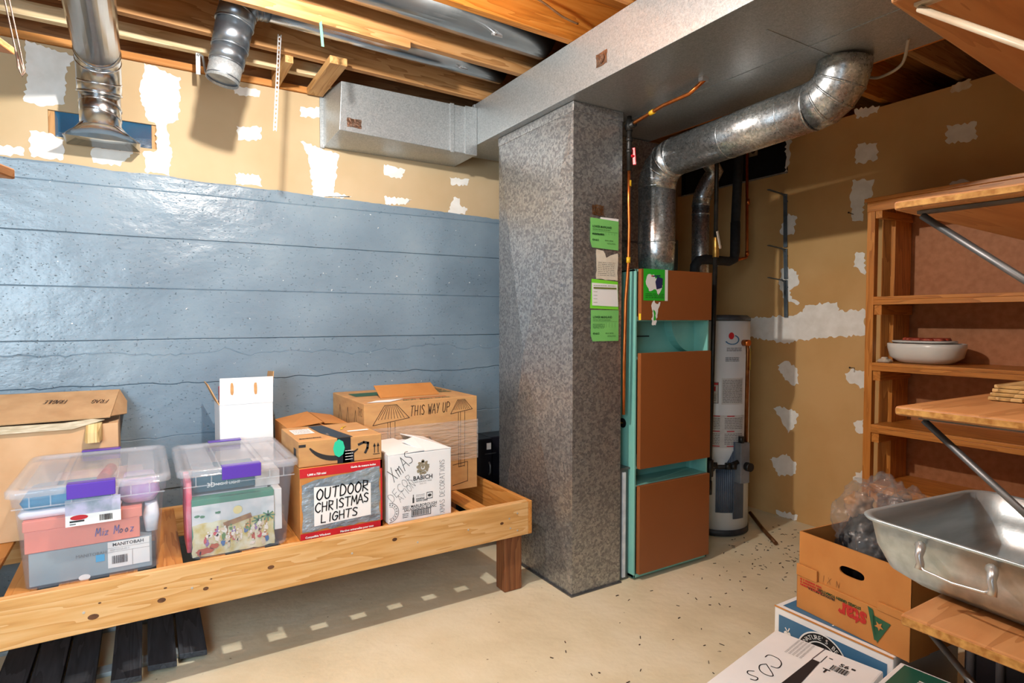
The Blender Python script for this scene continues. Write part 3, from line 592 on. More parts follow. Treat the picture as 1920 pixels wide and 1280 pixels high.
# cables on joists
def cable(pts, r, mat, lb, nm='cable'):
    b = B(); P_ = [Vector(p) for p in pts]; out = []
    for i in range(len(P_)-1):
        p0 = P_[max(i-1, 0)]; p1 = P_[i]; p2 = P_[i+1]; p3 = P_[min(i+2, len(P_)-1)]
        for k in range(6):
            t_ = k/6; out.append(.5*((2*p1)+(p2-p0)*t_+(2*p0-5*p1+4*p2-p3)*t_*t_+(3*p1-p0-3*p2+p3)*t_**3))
    out.append(P_[-1]); b.tube(out, r, 8); return tag(obj(nm, b, mat), lb, 'cable')
cable([(1.3, 2.277, 2.90), (1.4, 2.277, 2.86), (1.55, 2.277, 2.84), (1.68, 2.276, 2.80), (1.77, 2.276, 2.79)], .005, noise_mat('brown_cable', '#6A4A30', '#80603F', 20, .5), 'brown cable stapled along the orange joist')
cable([(1.50, 2.16, 2.958), (1.56, 2.14, 2.95), (1.63, 2.10, 2.945), (1.72, 2.0, 2.95)], .006, plain('white_cable', '#D8CDB8', .5), 'white cable stapled to the subfloor by the trunk duct')
cable([(2.52, 1.19, 2.475), (2.60, 1.25, 2.42), (2.66, 1.36, 2.42), (2.72, 1.45, 2.46), (2.80, 1.56, 2.50), (2.92, 1.62, 2.58)], .006, plain('grey_cable', '#A89C8C', .5), 'loose pale cable hanging behind the flue pipe bend')
# ================================================================= FURNACE
X0, X1, Y0, Y1, ZT = 2.225, 2.80, 2.36, 3.12, 1.67
t = thing('furnace', 'teal and brown upright gas furnace between tall duct and water heater', 'furnace', (2.51, 2.74, 0))
b = B(); b.box(X0, Y0, .012, X0+.012, Y1, ZT); b.box(X1-.012, Y0, .012, X1, Y1, ZT); b.box(X0, Y1-.012, .012, X1, Y1, ZT); b.box(X0, Y0, ZT-.012, X1, Y1, ZT); b.box(X0, Y0, .012, X1, Y1, .03)
b.box(X0+.012, Y0+.004, 1.395, X1-.012, Y0+.02, 1.42); b.box(X0+.012, Y0+.16, 1.2, X1-.012, Y0+.17, 1.40); b.box(X0+.012, Y0+.004, 1.19, X1-.012, Y0+.17, 1.205)
b.box(X0+.012, Y0+.01, .60, X1-.012, Y0+.02, .615); b.box(X0+.012, Y0+.15, .47, X1-.012, Y0+.16, .64); b.box(X0+.012, Y0+.004, .505, X1-.012, Y0+.15, .515)
obj('cabinet', b, TEAL, t, bevel=.002)
DT = noise_mat('dark_slot', '#16302E', '#1E3A38', 10, .6)
b = B(); b.box(2.33, Y0+.155, 1.305, 2.48, Y0+.162, 1.312); b.box(2.245, Y0+.155, 1.305, 2.29, Y0+.162, 1.312); obj('vent_slot', b, DT, t)
pts = [(X1-.013, 1.40), (X1-.20, 1.40)]+[(X1-.20+.187*(1-cos(radians(a))), 1.40-.19*sin(radians(a))) for a in range(10, 91, 10)]
b = B(); f0 = [b.bm.verts.new((x, Y0+.10, z)) for x, z in pts]; f1 = [b.bm.verts.new((x, Y0+.16, z)) for x, z in pts]
b._f(list(reversed(f0))); b._f(f1)
for i in range(len(pts)): b._f([f0[i], f0[(i+1) % len(pts)], f1[(i+1) % len(pts)], f1[i]])
obj('round_baffle', b, TEAL, t)
PB0, PB1 = 2.243, 2.792
for z0, z1, lb in ((1.40, 1.671, None), (.605, 1.225, None), (.036, .512, None)):
    b = B(); b.box(PB0, 2.335, z0, PB1, 2.36, z1); obj('door_panel', b, BROWN, t, bevel=.0015)
b = B(); b.cyl((X0-.001, 2.45, .84), (X0-.003, 2.45, .84), .026, 24); obj('pipe_hole', b, BLACK, t)
b = B(); b.tube([(2.155, 2.46, .855), (2.20, 2.452, .845), (2.222, 2.45, .84)], .005, 8); obj('gas_tube', b, noise_mat('brass', '#A98A3C', '#C2A250', 20, .35, .8), t)
b = B(); b.box(PB0-.002, 2.336, 1.40, PB0, 2.35, 1.435); obj('yellow_clip', b, plain('yellow', '#E3C22C', .5), t)
frF = Fr((0, 2.3348, 0), (1, 0, 0), (0, 0, 1), .0008)
def fy2(px, py): p = aY(px, py, 2.335); return (p.x, p.z)
x0, z0 = fy2(1206, 563); x1, z1 = fy2(1252, 506)
s = B(); frF.rect(s, x0, z0, x1, z1, 1); st = tag(obj('service_sticker', s, GREEN_B), 'bright green half torn sticker on the furnace top panel', 'sticker')
s = B(); frF.poly(s, jag([(x0+.015, z0+.10), (x0+.03, z1-.03), (x0+.075, z1-.028), (x0+.085, z1-.05), (x0+.13, z1-.045), (x0+.14, z0+.08), (x0+.11, z0+.03), (x0+.09, z0+.06), (x0+.04, z0+.05)], .012, .004), 2); frF.rect(s, x1-.022, z0, x1, z1, 2); obj('torn_paper', s, WPAPER, st)
s = B(); frF.poly(s, [(x0+.095, z0+.06), (x0+.135, z0+.07), (x0+.14, z0+.12), (x0+.10, z0+.13), (x0+.085, z0+.10)], 3); frF.line(s, [(x0+.07, z0+.13), (x0+.12, z0+.135)], .006, 3); obj('print', s, NAVY, st)
s = B(); frF.rect(s, x0+.055, z1-.04, x0+.072, z1-.034, 3); obj('print', s, RED, st)
s = B(); frF.scribble(s, x0+.015, z0+.012, x1-.03, z0+.04, 3, .003, 2); obj('small_print', s, GT, st)
xs, zs = fy2(1228, 580)
s = B(); frF.poly(s, jag([(xs-.025, zs-.08), (xs+.005, zs-.085), (xs+.02, zs-.02), (xs+.04, zs+.04), (xs+.01, zs+.03), (xs-.005, zs+.05), (xs-.025, zs+.03), (xs-.02, zs-.02)], .01, .005), 1); st = tag(obj('torn_label', s, WPAPER), 'ragged white sticker remnant below the green furnace sticker', 'sticker')
s = B(); frF.poly(s, jag([(xs-.01, zs-.06), (xs+.008, zs-.055), (xs, zs-.01), (xs-.012, zs)], .01, .003), 2); obj('print', s, GREEN_B, st)
# filter rack
t = thing('filter_rack', 'grey metal filter slot between tall duct and furnace', 'filter rack', (2.19, 2.6, 0))
b = B(); b.box(2.158, 2.40, .001, 2.220, 3.0, .60); obj('housing', b, noise_mat('grey_housing', '#5B6264', '#6D7477', 10, .45, .6), t, bevel=.002)
b = B(); b.box(2.156, 2.39, .60, 2.222, 3.0, .61); obj('cap_flange', b, STEEL, t)
b = B(); b.box(2.176, 2.392, .015, 2.196, 2.40, .585); obj('filter_edge', b, noise_mat('filter_card', '#C9CDD4', '#E2E5EA', 20, .6), t)
# gas copper line with red valve
t = thing('copper_gas_line', 'copper gas line with red valve handle running down beside the tall duct', 'pipe', (2.185, 2.36, 1.2))
p1 = aZ(1322, 155, 2.455)
b = B(); b.tube([(2.185, 2.405, 2.41), Vector((2.185, 2.36, 2.415)), Vector((2.15, 2.1, 2.43)), (p1.x+.0, p1.y+.09, 2.435), (p1.x, p1.y, 2.47)], .009, 12); obj('horizontal_tube', b, COPPER, t)
b = B(); b.tube([(2.183, 2.37, 2.20), (2.183, 2.37, 2.02), (2.187, 2.37, 1.9), (2.183, 2.37, 1.70), (2.165, 2.37, 1.5), (2.160, 2.372, 1.2), (2.165, 2.38, .9)], .009, 12); obj('vertical_tube', b, COPPER, t)
b = B(); b.cyl((2.183, 2.37, 2.18), (2.183, 2.37, 2.46), .013, 14); b.cyl((2.183, 2.37, 2.385), (2.183, 2.37, 2.44), .018, 14); b.cyl((2.183, 2.39, 2.41), (2.183, 2.33, 2.412), .017, 14); b.cyl((2.183, 2.37, 2.33), (2.183, 2.37, 2.35), .017, 8); b.cyl((2.183, 2.37, 2.27), (2.183, 2.37, 2.29), .016, 8); obj('iron_fitting', b, BLACKP, t)
b = B(); b.bar((2.205, 2.36, 2.30), (2.208, 2.355, 2.21), .012, .018); b.cyl((2.185, 2.362, 2.255), (2.21, 2.357, 2.255), .008, 10); obj('valve_handle', b, plain('red_handle', '#C5182A', .35), t, bevel=.003)
b = B(); b.cyl((2.187, 2.37, 2.10), (2.187, 2.37, 2.13), .011, 12); b.cyl((2.183, 2.37, 1.70), (2.183, 2.37, 1.73), .011, 12); b.cyl((2.164, 2.2, 2.423), (2.160, 2.17, 2.425), .012, 12); obj('yellow_tag', b, plain('yellow_tape', '#D8A81E', .5), t)
b = B(); b.box(p1.x-.02, p1.y-.004, 2.462, p1.x+.02, p1.y+.02, 2.4795); obj('clamp', b, SCREWM, t)
# ================================================================= WATER HEATER
hc = (3.29, 2.70); HR = .205
t = thing('water_heater', 'white cylindrical gas water heater standing behind the furnace', 'water heater', (hc[0], hc[1], 0))
b = B(); b.lathe((hc[0], hc[1], 0), [(HR, .045), (HR, 1.40)], 64); obj('tank', b, WHITE, t)
b = B(); b.lathe((hc[0], hc[1], 0), [(HR-.01, .001), (HR+.004, .008), (HR+.004, .045)], 64); obj('base_ring', b, noise_mat('dark_base', '#22262C', '#30343A', 20, .5), t)
b = B(); b.lathe((hc[0], hc[1], 0), [(HR+.003, 1.395), (HR+.003, 1.415), (HR-.02, 1.432), (.05, 1.436)], 64); obj('top_cap', b, noise_mat('grey_cap', '#30353B', '#454B52', 20, .45), t)
A0 = math.atan2(-hc[1], -hc[0])   # facing the camera
def curved(b, a0, a1, z0, z1, k=1, n=10):   # a measured so + is to the right seen from the camera
    r = HR+.0009*k
    for i in range(n):
        a = A0+radians(a0+(a1-a0)*i/n); c = A0+radians(a0+(a1-a0)*(i+1)/n)
        b.face([(hc[0]+r*cos(a), hc[1]+r*sin(a), z0), (hc[0]+r*cos(c), hc[1]+r*sin(c), z0), (hc[0]+r*cos(c), hc[1]+r*sin(c), z1), (hc[0]+r*cos(a), hc[1]+r*sin(a), z1)], True)
LG = noise_mat('label_grey', '#C4C1BF', '#CFCDCB', 20, .6)
s = B(); curved(s, 8, 50, .86, 1.03, 1); curved(s, -18, 2, .87, 1.0, 1); obj('label', s, LG, t)
s = B(); curved(s, -18, 55, .58, .79, 1); obj('label', s, LG, t)
GI = plain('grey_ink', '#4A4644', .6)
for a0, a1, z0, z1, rows in ((10, 48, .87, 1.02, 16), (-16, 0, .88, .93, 5), (-16, 6, .70, .775, 7), (14, 50, .70, .775, 7), (-16, 6, .60, .675, 7), (14, 50, .60, .675, 7), (16, 46, 1.20, 1.225, 3), (14, 40, 1.135, 1.165, 4)):
    s = B()
    for i in range(rows):
        z = z0+(i+.5)*(z1-z0)/rows; a = a0
        while a < a1: l = random.uniform(2, 7); curved(s, a, min(a+l, a1), z-.0016, z+.0016, 2, 1); a += l+.8
    obj('label_print', s, GI, t)
s = B(); curved(s, -18.5, -17.5, .866, 1.002, 2, 1); curved(s, 2, 3, .866, 1.002, 2, 1); curved(s, -18, 3, .866, .869, 2, 2); curved(s, -18, 3, 1.0, 1.003, 2, 2); obj('label_border', s, GI, t)
s = B(); curved(s, -17, 2, .985, .999, 3, 4); obj('red_print', s, RED, t)
s = B(); curved(s, -14, -2, .945, .975, 3, 3); obj('red_print', s, RED, t)
for z in (.782, .684, .588):
    for a in (-8, 18): s = B(); curved(s, a, a+14, z, z+.006, 3, 3); obj('red_print', s, RED, t)
s = B(); s.face([(hc[0]+(HR+.003)*cos(A0+radians(24+5*cos(2*pi*q/20))), hc[1]+(HR+.003)*sin(A0+radians(24+5*cos(2*pi*q/20))), 1.30+.022*sin(2*pi*q/20)) for q in range(20)]); obj('logo_disc', s, RED, t)
s = B()
for i in range(24):
    a = radians(200+230*i/24); c = radians(200+230*(i+1)/24)
    f = lambda q, r: (26+13*r*cos(q), 1.275+.03*r*sin(q))
    P4 = [f(a, .85), f(a, 1.05), f(c, 1.05), f(c, .85)]
    s.face([(hc[0]+(HR+.003)*cos(A0+radians(u)), hc[1]+(HR+.003)*sin(A0+radians(u)), v) for u, v in P4])
obj('logo_swoosh', s, plain('blue_print', '#3D6E94', .5), t)
# lower guard and gas control
GB = noise_mat('blue_grey_guard', '#4A5668', '#566376', 10, .4)
s = B()
for (a0, a1, z0, z1, k) in ((0, 30, .16, .44, 3), (30, 52, .12, .62, 10)):
    r = HR+.0009*k; n = 8
    pr = [];
    for i in range(n+1):
        a = A0+radians(a0+(a1-a0)*i/n); zz = z1+(.12*(i/n)**2 if a0 == 0 else 0)
        pr.append(((hc[0]+r*cos(a), hc[1]+r*sin(a)), zz))
    for (p, za), (q, zb) in zip(pr, pr[1:]): s.face([(p[0], p[1], z0), (q[0], q[1], z0), (q[0], q[1], zb), (p[0], p[1], za)], True)
obj('blue_guard', s, GB, t, solid=.004)
def hp(a, r, z): return Vector((hc[0]+r*cos(A0+radians(a)), hc[1]+r*sin(A0+radians(a)), z))
b = B(); b.bar(hp(42, HR+.03, .36), hp(42, HR+.03, .62), .075, .06, hp(42, 1, 0)-hp(42, 0, 0)); obj('gas_valve', b, noise_mat('grey_valve', '#6C6F74', '#83868B', 10, .45), t, bevel=.006)
b = B(); b.cyl(hp(44, HR+.06, .47), hp(44, HR+.095, .47), .028, 16); b.cyl(hp(38, HR+.04, .62), hp(38, HR+.04, .66), .018, 12); obj('control_knob', b, BLACK, t)
b = B(); b.tube([hp(-22, HR+.07, .48), hp(-5, HR+.05, .465), hp(15, HR+.05, .47), hp(32, HR+.045, .50)], .014, 12)
for a in (-20, -2, 16, 24): b.cyl(hp(a, HR+.052, .475)-Vector((.012, -.01, 0)), hp(a, HR+.052, .475)+Vector((.012, -.01, 0)), .022, 8)
obj('gas_connector', b, BLACKP, t)
b = B(); b.tube([hp(50, HR+.03, 1.26), hp(50, HR+.035, 1.2), hp(50, HR+.03, .62)], .012, 12); obj('relief_pipe', b, noise_mat('dull_copper', '#7A4A28', '#9C6436', 20, .35, .8), t)
b = B(); b.bar(hp(53, HR+.04, 1.22), hp(53, HR+.04, 1.08), .02, .004, hp(53, 1, 0)-hp(53, 0, 0)); obj('yellow_tag', b, noise_mat('olive_tag', '#8C7A30', '#A8933C', 20, .5), t)
b = B(); b.cyl(hp(50, HR+.0, 1.255), hp(50, HR+.045, 1.255), .02, 12); obj('relief_valve', b, COPPER, t)
# gas drop pipe
t = thing('gas_pipe', 'thin vertical iron gas pipe with brass valve in front of the water heater', 'pipe', (2.94, 2.45, .5))
b = B(); b.tube([(2.975, 2.46, 2.965), (2.965, 2.455, 1.88)], .013, 14); b.tube([(2.965, 2.455, 1.80), (2.94, 2.45, 1.0), (2.925, 2.45, .42)], .014, 14); obj('pipe_body', b, BLACKP, t)
b = B(); b.cyl((2.966, 2.455, 1.78), (2.967, 2.455, 1.90), .019, 12); b.cyl((2.967, 2.46, 1.84), (2.985, 2.43, 1.84), .012, 10); obj('brass_valve', b, noise_mat('brass2', '#9A7234', '#C29A52', 30, .3, .8), t, bevel=.002)
b = B(); b.bar((2.935, 2.42, 1.93), (2.965, 2.42, 1.83), .006, .012); obj('valve_handle', b, noise_mat('handle_grey', '#B9AFA0', '#CFC6B8', 20, .4), t)
b = B(); b.cyl((2.928, 2.45, .45), (2.93, 2.45, .55), .022, 12); b.cyl((2.925, 2.45, .34), (2.925, 2.45, .42), .018, 12); b.cyl((2.93, 2.45, .5), (2.99, 2.48, .48), .016, 12); obj('iron_fitting', b, BLACKP, t)
# insulated hose
t = thing('insulated_pipe', 'black foam insulated water pipe bending towards the heater top', 'pipe', (3.4, 2.9, 1.8))
b = B(); b.tube([(3.42, 2.64, 2.73), (3.42, 2.67, 2.05)], .030, 20); obj('upper_sleeve', b, BLACKF, t)
b = B(); b.tube([(3.42, 2.67, 2.06), (3.42, 2.67, 1.86), (3.41, 2.67, 1.81), (3.37, 2.68, 1.795), (3.05, 2.60, 1.785), (2.985, 2.60, 1.775), (2.96, 2.61, 1.74), (2.96, 2.62, 1.6)], [.032]*2+[.031]*2+[.030]*4, 20); obj('lower_sleeve', b, BLACKF, t)
t = thing('copper_water_pipe', 'bare copper water pipe coming down the wall and turning left', 'pipe', (3.6, 2.72, 1.82))
b = B(); b.tube([(3.60, 2.725, 2.735), (3.605, 2.715, 1.86), (3.60, 2.715, 1.84), (3.58, 2.71, 1.83), (3.456, 2.68, 1.812)], .010, 14); obj('pipe_body', b, COPPER, t)
b = B(); b.cyl((3.602, 2.711, 2.20), (3.602, 2.711, 2.24), .013, 12); b.cyl((3.50, 2.695, 1.82), (3.47, 2.69, 1.815), .014, 12); b.cyl((3.605, 2.715, 1.85), (3.605, 2.715, 1.88), .013, 12); obj('coupling', b, COPPER, t)
# stack of L brackets on right wall
BR = noise_mat('bracket_grey', '#4A555E', '#66727C', 10, .5, .4)
for i, (zt, zb, ya, lb) in enumerate(((2.28, 1.91, 2.585, 'grey shelf bracket hung on the right wall, topmost'), (1.90, 1.69, 2.578, 'grey shelf bracket hung on the right wall, middle one'), (1.68, 1.42, 2.572, 'grey shelf bracket hung on the right wall, lowest'))):
    b = B(); b.bar((WX-.012, ya+.008, zt), (WX-.012, ya, zb), .028, .006, (1, 0, 0)); b.bar((WX-.016, ya+.008, zt-.004), (WX-.20, ya+.01, zt+.012), .02, .005); b.cyl((WX-.016, ya, zt-.05), (WX-.001, ya, zt-.05), .008, 8); b.cyl((WX-.016, ya, zb+.03), (WX-.001, ya, zb+.03), .008, 8); b.bar((WX-.016, ya+.004, zt-.02), (WX-.06, ya+.006, zt+.002), .004, .012)
    tag(obj('shelf_bracket', b, BR, bevel=.001), lb, 'bracket', 'grey brackets on the right wall')
for px, py, lb in ((1600, 402, 'black nail in the right wall beside the shelf unit top'), (1602, 690, 'black nail in the right wall beside the shelf unit middle')):
    p = aX(px, py, WX); b = B(); b.cyl((WX+.004, p.y, p.z), (WX-.06, p.y-.004, p.z+.006), .0025, 6); b.cyl((WX-.06, p.y-.004, p.z+.006), (WX-.062, p.y-.004, p.z+.006), .006, 8); tag(obj('nail', b, BLACKP), lb, 'nail')
b = B(); b.tube([(3.66, 2.70, .03), (3.48, 2.47, .016), (3.33, 2.27, .014)], .013, 12); tag(obj('drain_tube', b, noise_mat('drain_brown', '#5A3A22', '#7A5434', 20, .4, .5)), 'brown drain tube lying on the floor behind the heater', 'tube')
# floor debris
b = B()
for i in range(230):
    if i < 170: x, y = random.gauss(3.35, .45), random.gauss(2.2, .22)
    else: x, y = random.uniform(1.4, 3.4), random.uniform(1.3, 2.3)
    if x > 3.8 or y > 2.5 or (2.1 < x < 2.95 and y > 2.32) or (x > 3.4 and y < 1.9) or (x > 2.0 and y < 1.36): continue
    a = random.uniform(0, pi); l = random.uniform(.003, .013); w = random.uniform(.001, .003); d = Vector((cos(a), sin(a), 0)); e = Vector((-sin(a), cos(a), 0)); c = Vector((x, y, .0006))
    b.hexa([c-d*l-e*w, c+d*l-e*w, c+d*l*.8+e*w, c-d*l*.7+e*w]+[q+Vector((0, 0, .002)) for q in (c-d*l-e*w, c+d*l-e*w, c+d*l*.8+e*w, c-d*l*.7+e*w)])
o = tag(obj('floor_debris', b, plain('dark_chips', '#3A2C20', .8), kind='stuff'), 'dark chips and shavings scattered over the bare floor', 'debris')
# ================================================================= LOW TABLE (storage platform)
t = thing('storage_platform', 'low wooden slatted platform along the concrete wall holding boxes', 'platform', (.5, 3.0, 0))
XR = 1.70; yF = 2.555
b = B(); b.box(-1.3, yF, .298, XR-.022, yF+.038, .47)
def knots(spots):
    b.mi = 1
    fr_ = Fr((0, yF, 0), (1, 0, 0), (0, 0, 1), .0004)
    for px, py, rx, rz in spots:
        p = aY(px, py, yF); fr_.disc(b, p.x, p.z, rx, 1, 14, ry=rz)
    b.mi = 0
knots([(175, 1156, .017, .010), (303, 1125, .014, .009), (386, 1103, .010, .007), (740, 1011, .012, .008), (941, 981, .010, .007), (508, 1063, .013, .008), (187, 1130, .005, .003), (310, 1102, .006, .003), (396, 1085, .004, .003)])
obj('front_rail', b, [BED, KNOT], t, bevel=.003)
b = B(); b.box(XR-.022, yF, .298, XR, 3.5, .47); obj('end_rail', b, BEDY, t, bevel=.003)
b = B(); b.box(-1.3, 3.46, .298, XR-.022, 3.498, .449); obj('back_rail', b, BED, t, bevel=.003)
b = B(); b.box(-1.3, yF+.038, .37, XR-.022, yF+.052, .432); obj('slat_cleat', b, BED, t, bevel=.002)
for (x, y) in ((1.56, 2.596), (1.56, 3.36), (-.9, 2.596), (-.9, 3.36)):
    b = B(); b.box(x, y+.002, 0, x+.105, y+.09, .36 if y < 3 else .43); obj('leg', b, LEGW, t, bevel=.006)
x = 1.39
while x > -1.2:
    b = B(); b.box(x, yF+.040, .433, x+.090, 3.458, .45); obj('slat', b, BEDY, t, bevel=.002); x -= .151
fr_ = Fr((0, yF, 0), (1, 0, 0), (0, 0, 1), .001)
for px, py in ((157, 1148), (360, 1102), (660, 1037), (783, 1016), (878, 993), (955, 972), (970, 962), (970, 994), (957, 990)):
    p = aY(px, py, yF); b = B(); b.cyl((p.x, yF+.001, p.z), (p.x, yF-.0015, p.z), .0045, 10); obj('screw', b, SCREWM, t)
# dark planks on floor
DP = {a: wood('dark_plank', '#24272C', '#34373D', '#45484E', 'y', .65) for a in 'y'}['y']
pl = [(.105, .205, 2.73), (-.005, .095, 2.70), (-.125, -.025, 2.66), (-.275, -.175, 2.60), (-.385, -.285, 2.56), (-.495, -.395, 2.54)]
for i, (xa, xb, ye) in enumerate(pl):
    lb = ['rightmost dark plank on the floor under the platform', 'second dark plank from the right under the platform', 'third dark plank from the right, left edge bordering the wide gap', 'dark plank just left of the wide gap', 'fifth dark plank from the right under the platform', 'leftmost dark plank in view under the platform'][i]
    b = B(); b.hexa([(xa, ye+.02, .018), (xb, ye, .018), (xb+.004, 3.35, .018), (xa+.004, 3.35, .018), (xa, ye+.02, .04), (xb, ye, .04), (xb+.004, 3.35, .04), (xa+.004, 3.35, .04)])
    tag(obj('floor_plank', b, DP, bevel=.002), lb, 'plank', 'dark planks on the floor under the platform')
b = B(); b.box(-.6, 2.80, .0005, .2, 2.86, .018); b.box(-.6, 3.2, .0005, .2, 3.26, .018); tag(obj('support_batten', b, noise_mat('pale_batten', '#7E8A90', '#A0ABB0', 20, .7)), 'pale battens the dark planks rest on', 'batten')
# ================================================================= BOXES
def carton(nm, lb, x0, y0, z0, x1, y1, z1, mat, rz=0, flaps=None, open_=False, bev=.003, grp=None, tape=None):
    cx, cy = (x0+x1)/2, (y0+y1)/2
    t = thing(nm, lb, 'box', (cx, cy, z0), rz, grp); b = B(); hx, hy, h = (x1-x0)/2, (y1-y0)/2, z1-z0
    if open_:
        w = .005
        b.box(-hx, -hy, 0, hx, hy, w); b.box(-hx, -hy, w, -hx+w, hy, h); b.box(hx-w, -hy, w, hx, hy, h); b.box(-hx+w, -hy, w, hx-w, -hy+w, h); b.box(-hx+w, hy-w, w, hx-w, hy, h)
        o = obj('carton_body', b, mat, t, False, bevel=.0012)
    else:
        b.box(-hx, -hy, .0008, hx, hy, h); o = obj('carton_body', b, mat, t, False, bevel=bev)
    return t, o, hx, hy, h
ZS = .4505
# --- storage bins
PL = clear('clear_plastic', '#C9D6EA', .11, .12); PLID = clear('clear_lid_plastic', '#D8DEE8', .22, .1, .15, 12)
PURP = plain('purple_plastic', '#5A3CA8', .3)
def bin_(x0, y0, x1, y1, lb, rz=0):
    cx, cy = (x0+x1)/2, (y0+y1)/2; hx, hy = (x1-x0)/2, (y1-y0)/2
    t = thing('storage_bin', lb, 'storage bin', (cx, cy, ZS), rz, 'clear bins with purple latches'); h = .355
    b = B(); b.loft([(h, hx-.012, hy-.012, .03), (h-.05, hx-.016, hy-.016, .03), (h-.055, hx-.024, hy-.024, .03), (.008, hx-.045, hy-.045, .03), (.001, hx-.052, hy-.052, .03), (.001, hx*.3, hy*.3, .03)], False, True)
    obj('tub', b, PL, t, False, solid=.0025)
    b = B(); b.loft([(h-.014, hx, hy, .04), (h+.006, hx, hy, .04), (h+.012, hx-.008, hy-.008, .04), (h+.012, hx-.03, hy-.03, .035), (h+.002, hx-.036, hy-.036, .03), (h+.002, hx-.04, hy-.05, .03), (h+.002, hx*.5, hy*.5, .02)], False, True)
    obj('lid', b, PLID, t, False, solid=.003)
    b = B(); b.box(-hx*.34, -hy+.04, h+.003, -hx*.32, hy-.04, h+.014); b.box(hx*.30, -hy+.04, h+.003, hx*.32, hy-.04, h+.014)
    for sx in (-1, 1):
        xa, xb = sorted((sx*(hx-.05), sx*hx*.42)); b.box(xa, -hy+.05, h+.003, xb, hy-.06, h+.012)
    obj('lid_ridge', b, PLID, t, False, bevel=.003)
    for sy in (-1, 1):
        y_ = sy*hy
        b = B(); ya, yb = sorted((y_-sy*.028, y_+sy*.012)); b.box(-.072, ya, h+.013, .072, yb, h+.018)
        ya, yb = sorted((y_+sy*.004, y_+sy*.014)); b.box(-.072, ya, h-.035, .072, yb, h+.018); obj('latch', b, PURP, t, False, bevel=.003)
    b = B()
    for q in range(-3, 4):
        if abs(q) > 0: b.box(q*hx*.24-.002, -hy+.006, h-.052, q*hx*.24+.002, -hy+.011, h-.014)
    b.box(-hx+.02, -hy+.006, h-.054, hx-.02, -hy+.010, h-.050); obj('rim_rib', b, PLID, t, False)
    return t, cx, cy, hx, hy, h
t, cx, cy, hx, hy, h = bin_(-.41, 2.60, .083, 3.25, 'clear lidded bin with purple latches, left one with shoe boxes inside')
fr = Fr((-.055-cx+cx, 2.6145, ZS), (1, 0, 0), (0, 0, 1), .0008)
# bin label
LX = -.163
fr = Fr((LX-.08, 2.618, ZS+.215), (1, 0, 0), (0, 0, 1), .0008)
s = B(); fr.rect(s, 0, 0, .165, .095, 1); lab = obj('paper_label', s, WPAPER, t)
s = B(); fr.rect(s, 0, .04, .165, .095, 2); obj('label_picture', s, noise_mat('lavender_print', '#6F8A90', '#C5C0DA', 14, .6), lab)
s = B(); fr.disc(s, .04, .03, .026, 3, ry=.009); obj('print', s, RED, lab)
s = B(); fr.rect(s, .012, .014, .055, .02, 3); fr.rect(s, .012, .006, .03, .009, 3); obj('print', s, INK, lab)
s = B(); fr.barcode(s, .10, .008, .14, .03, 14, 3); obj('barcode', s, INK, lab)
# contents bin 1
SAL = noise_mat('salmon_card', '#E8806A', '#EC8A74', 4, .6); GCARD = noise_mat('grey_card', '#8C9AA0', '#97A5AB', 8, .65)
t = thing('shoe_box', 'grey shoe box with white label at the bottom of the left bin', 'box', (-.17, 2.80, ZS+.004))
b = B(); b.box(-.355, 2.665, ZS+.005, .018, 2.93, ZS+.125); obj('carton_body', b, GCARD, t, bevel=.004)
fr = Fr((-.355, 2.665, ZS+.005), (1, 0, 0), (0, 0, 1), .0009)
s = B(); fr.rect(s, .232, .02, .365, .118, 2); lab = obj('paper_label', s, WPAPER, t)
text('MANITOBAH', .017, fr, .247, .101, INK, t, k=4, bold=.0003); text('MANITOBAH', .016, fr, .135, .078, plain('grey_print', '#5D6B72', .6), t, k=3)
s = B(); fr.barcode(s, .245, .035, .295, .065, 22, 4); fr.rect(s, .232, .094, .365, .0948, 4); fr.rect(s, .232, .079, .365, .0798, 4); fr.rect(s, .309, .02, .3098, .08, 4); fr.scribble(s, .24, .083, .30, .091, 2, .001, 4); obj('small_print', s, INK, t)
s = B(); fr.rect(s, .195, .052, .222, .078, 2); obj('blue_square', s, plain('cyan_print', '#2FA3D8', .5), t)
s = B(); fr.disc(s, .16, .004, .018, 3, ry=.011); obj('thumb_hole', s, WPAPER, t)
t = thing('shoe_box', 'salmon pink shoe box with handwriting inside the left bin', 'box', (-.19, 2.80, ZS+.126))
b = B(); b.box(-.365, 2.662, ZS+.1265, -.02, 2.93, ZS+.205); obj('carton_body', b, SAL, t, bevel=.003)
b = B(); b.box(-.369, 2.657, ZS+.205, -.012, 2.935, ZS+.243); obj('box_lid', b, SAL, t, bevel=.003)
fr = Fr((-.365, 2.657, ZS+.127), (1, 0, 0), (0, 0, 1), .0009); hand('Miz Mooz', fr, .205, .028, .030, .0026, plain('pen_blue', '#4B4A9A', .6), t, sx=.62)
b = B(); b.loft([(ZS+.246, .15, .12, .02), (ZS+.262, .155, .125, .02), (ZS+.275, .14, .11, .02)], c=(-.23, 2.80)); tag(obj('folded_cloth', b, plain('white_cloth', '#E6E6F0', .8)), 'folded white cloth on the salmon shoe box', 'cloth')
b = B(); b.loft([(ZS+.277, .13, .11, .03), (ZS+.30, .14, .115, .03), (ZS+.325, .12, .10, .03)], c=(-.24, 2.79)); tag(obj('folded_cloth', b, noise_mat('blue_cloth', '#1F6F9A', '#2F86B0', 8, .8)), 'blue folded cloth at the top of the left bin', 'cloth')
b = B(); b.loft([(ZS+.25, .05, .10, .03), (ZS+.28, .07, .12, .04), (ZS+.33, .05, .10, .03)], c=(-.02, 2.80)); tag(obj('rolled_bag', b, noise_mat('lilac_cloth', '#B58AC8', '#D8C8E4', 14, .7)), 'lilac rolled fabric at the right of the left bin', 'fabric')
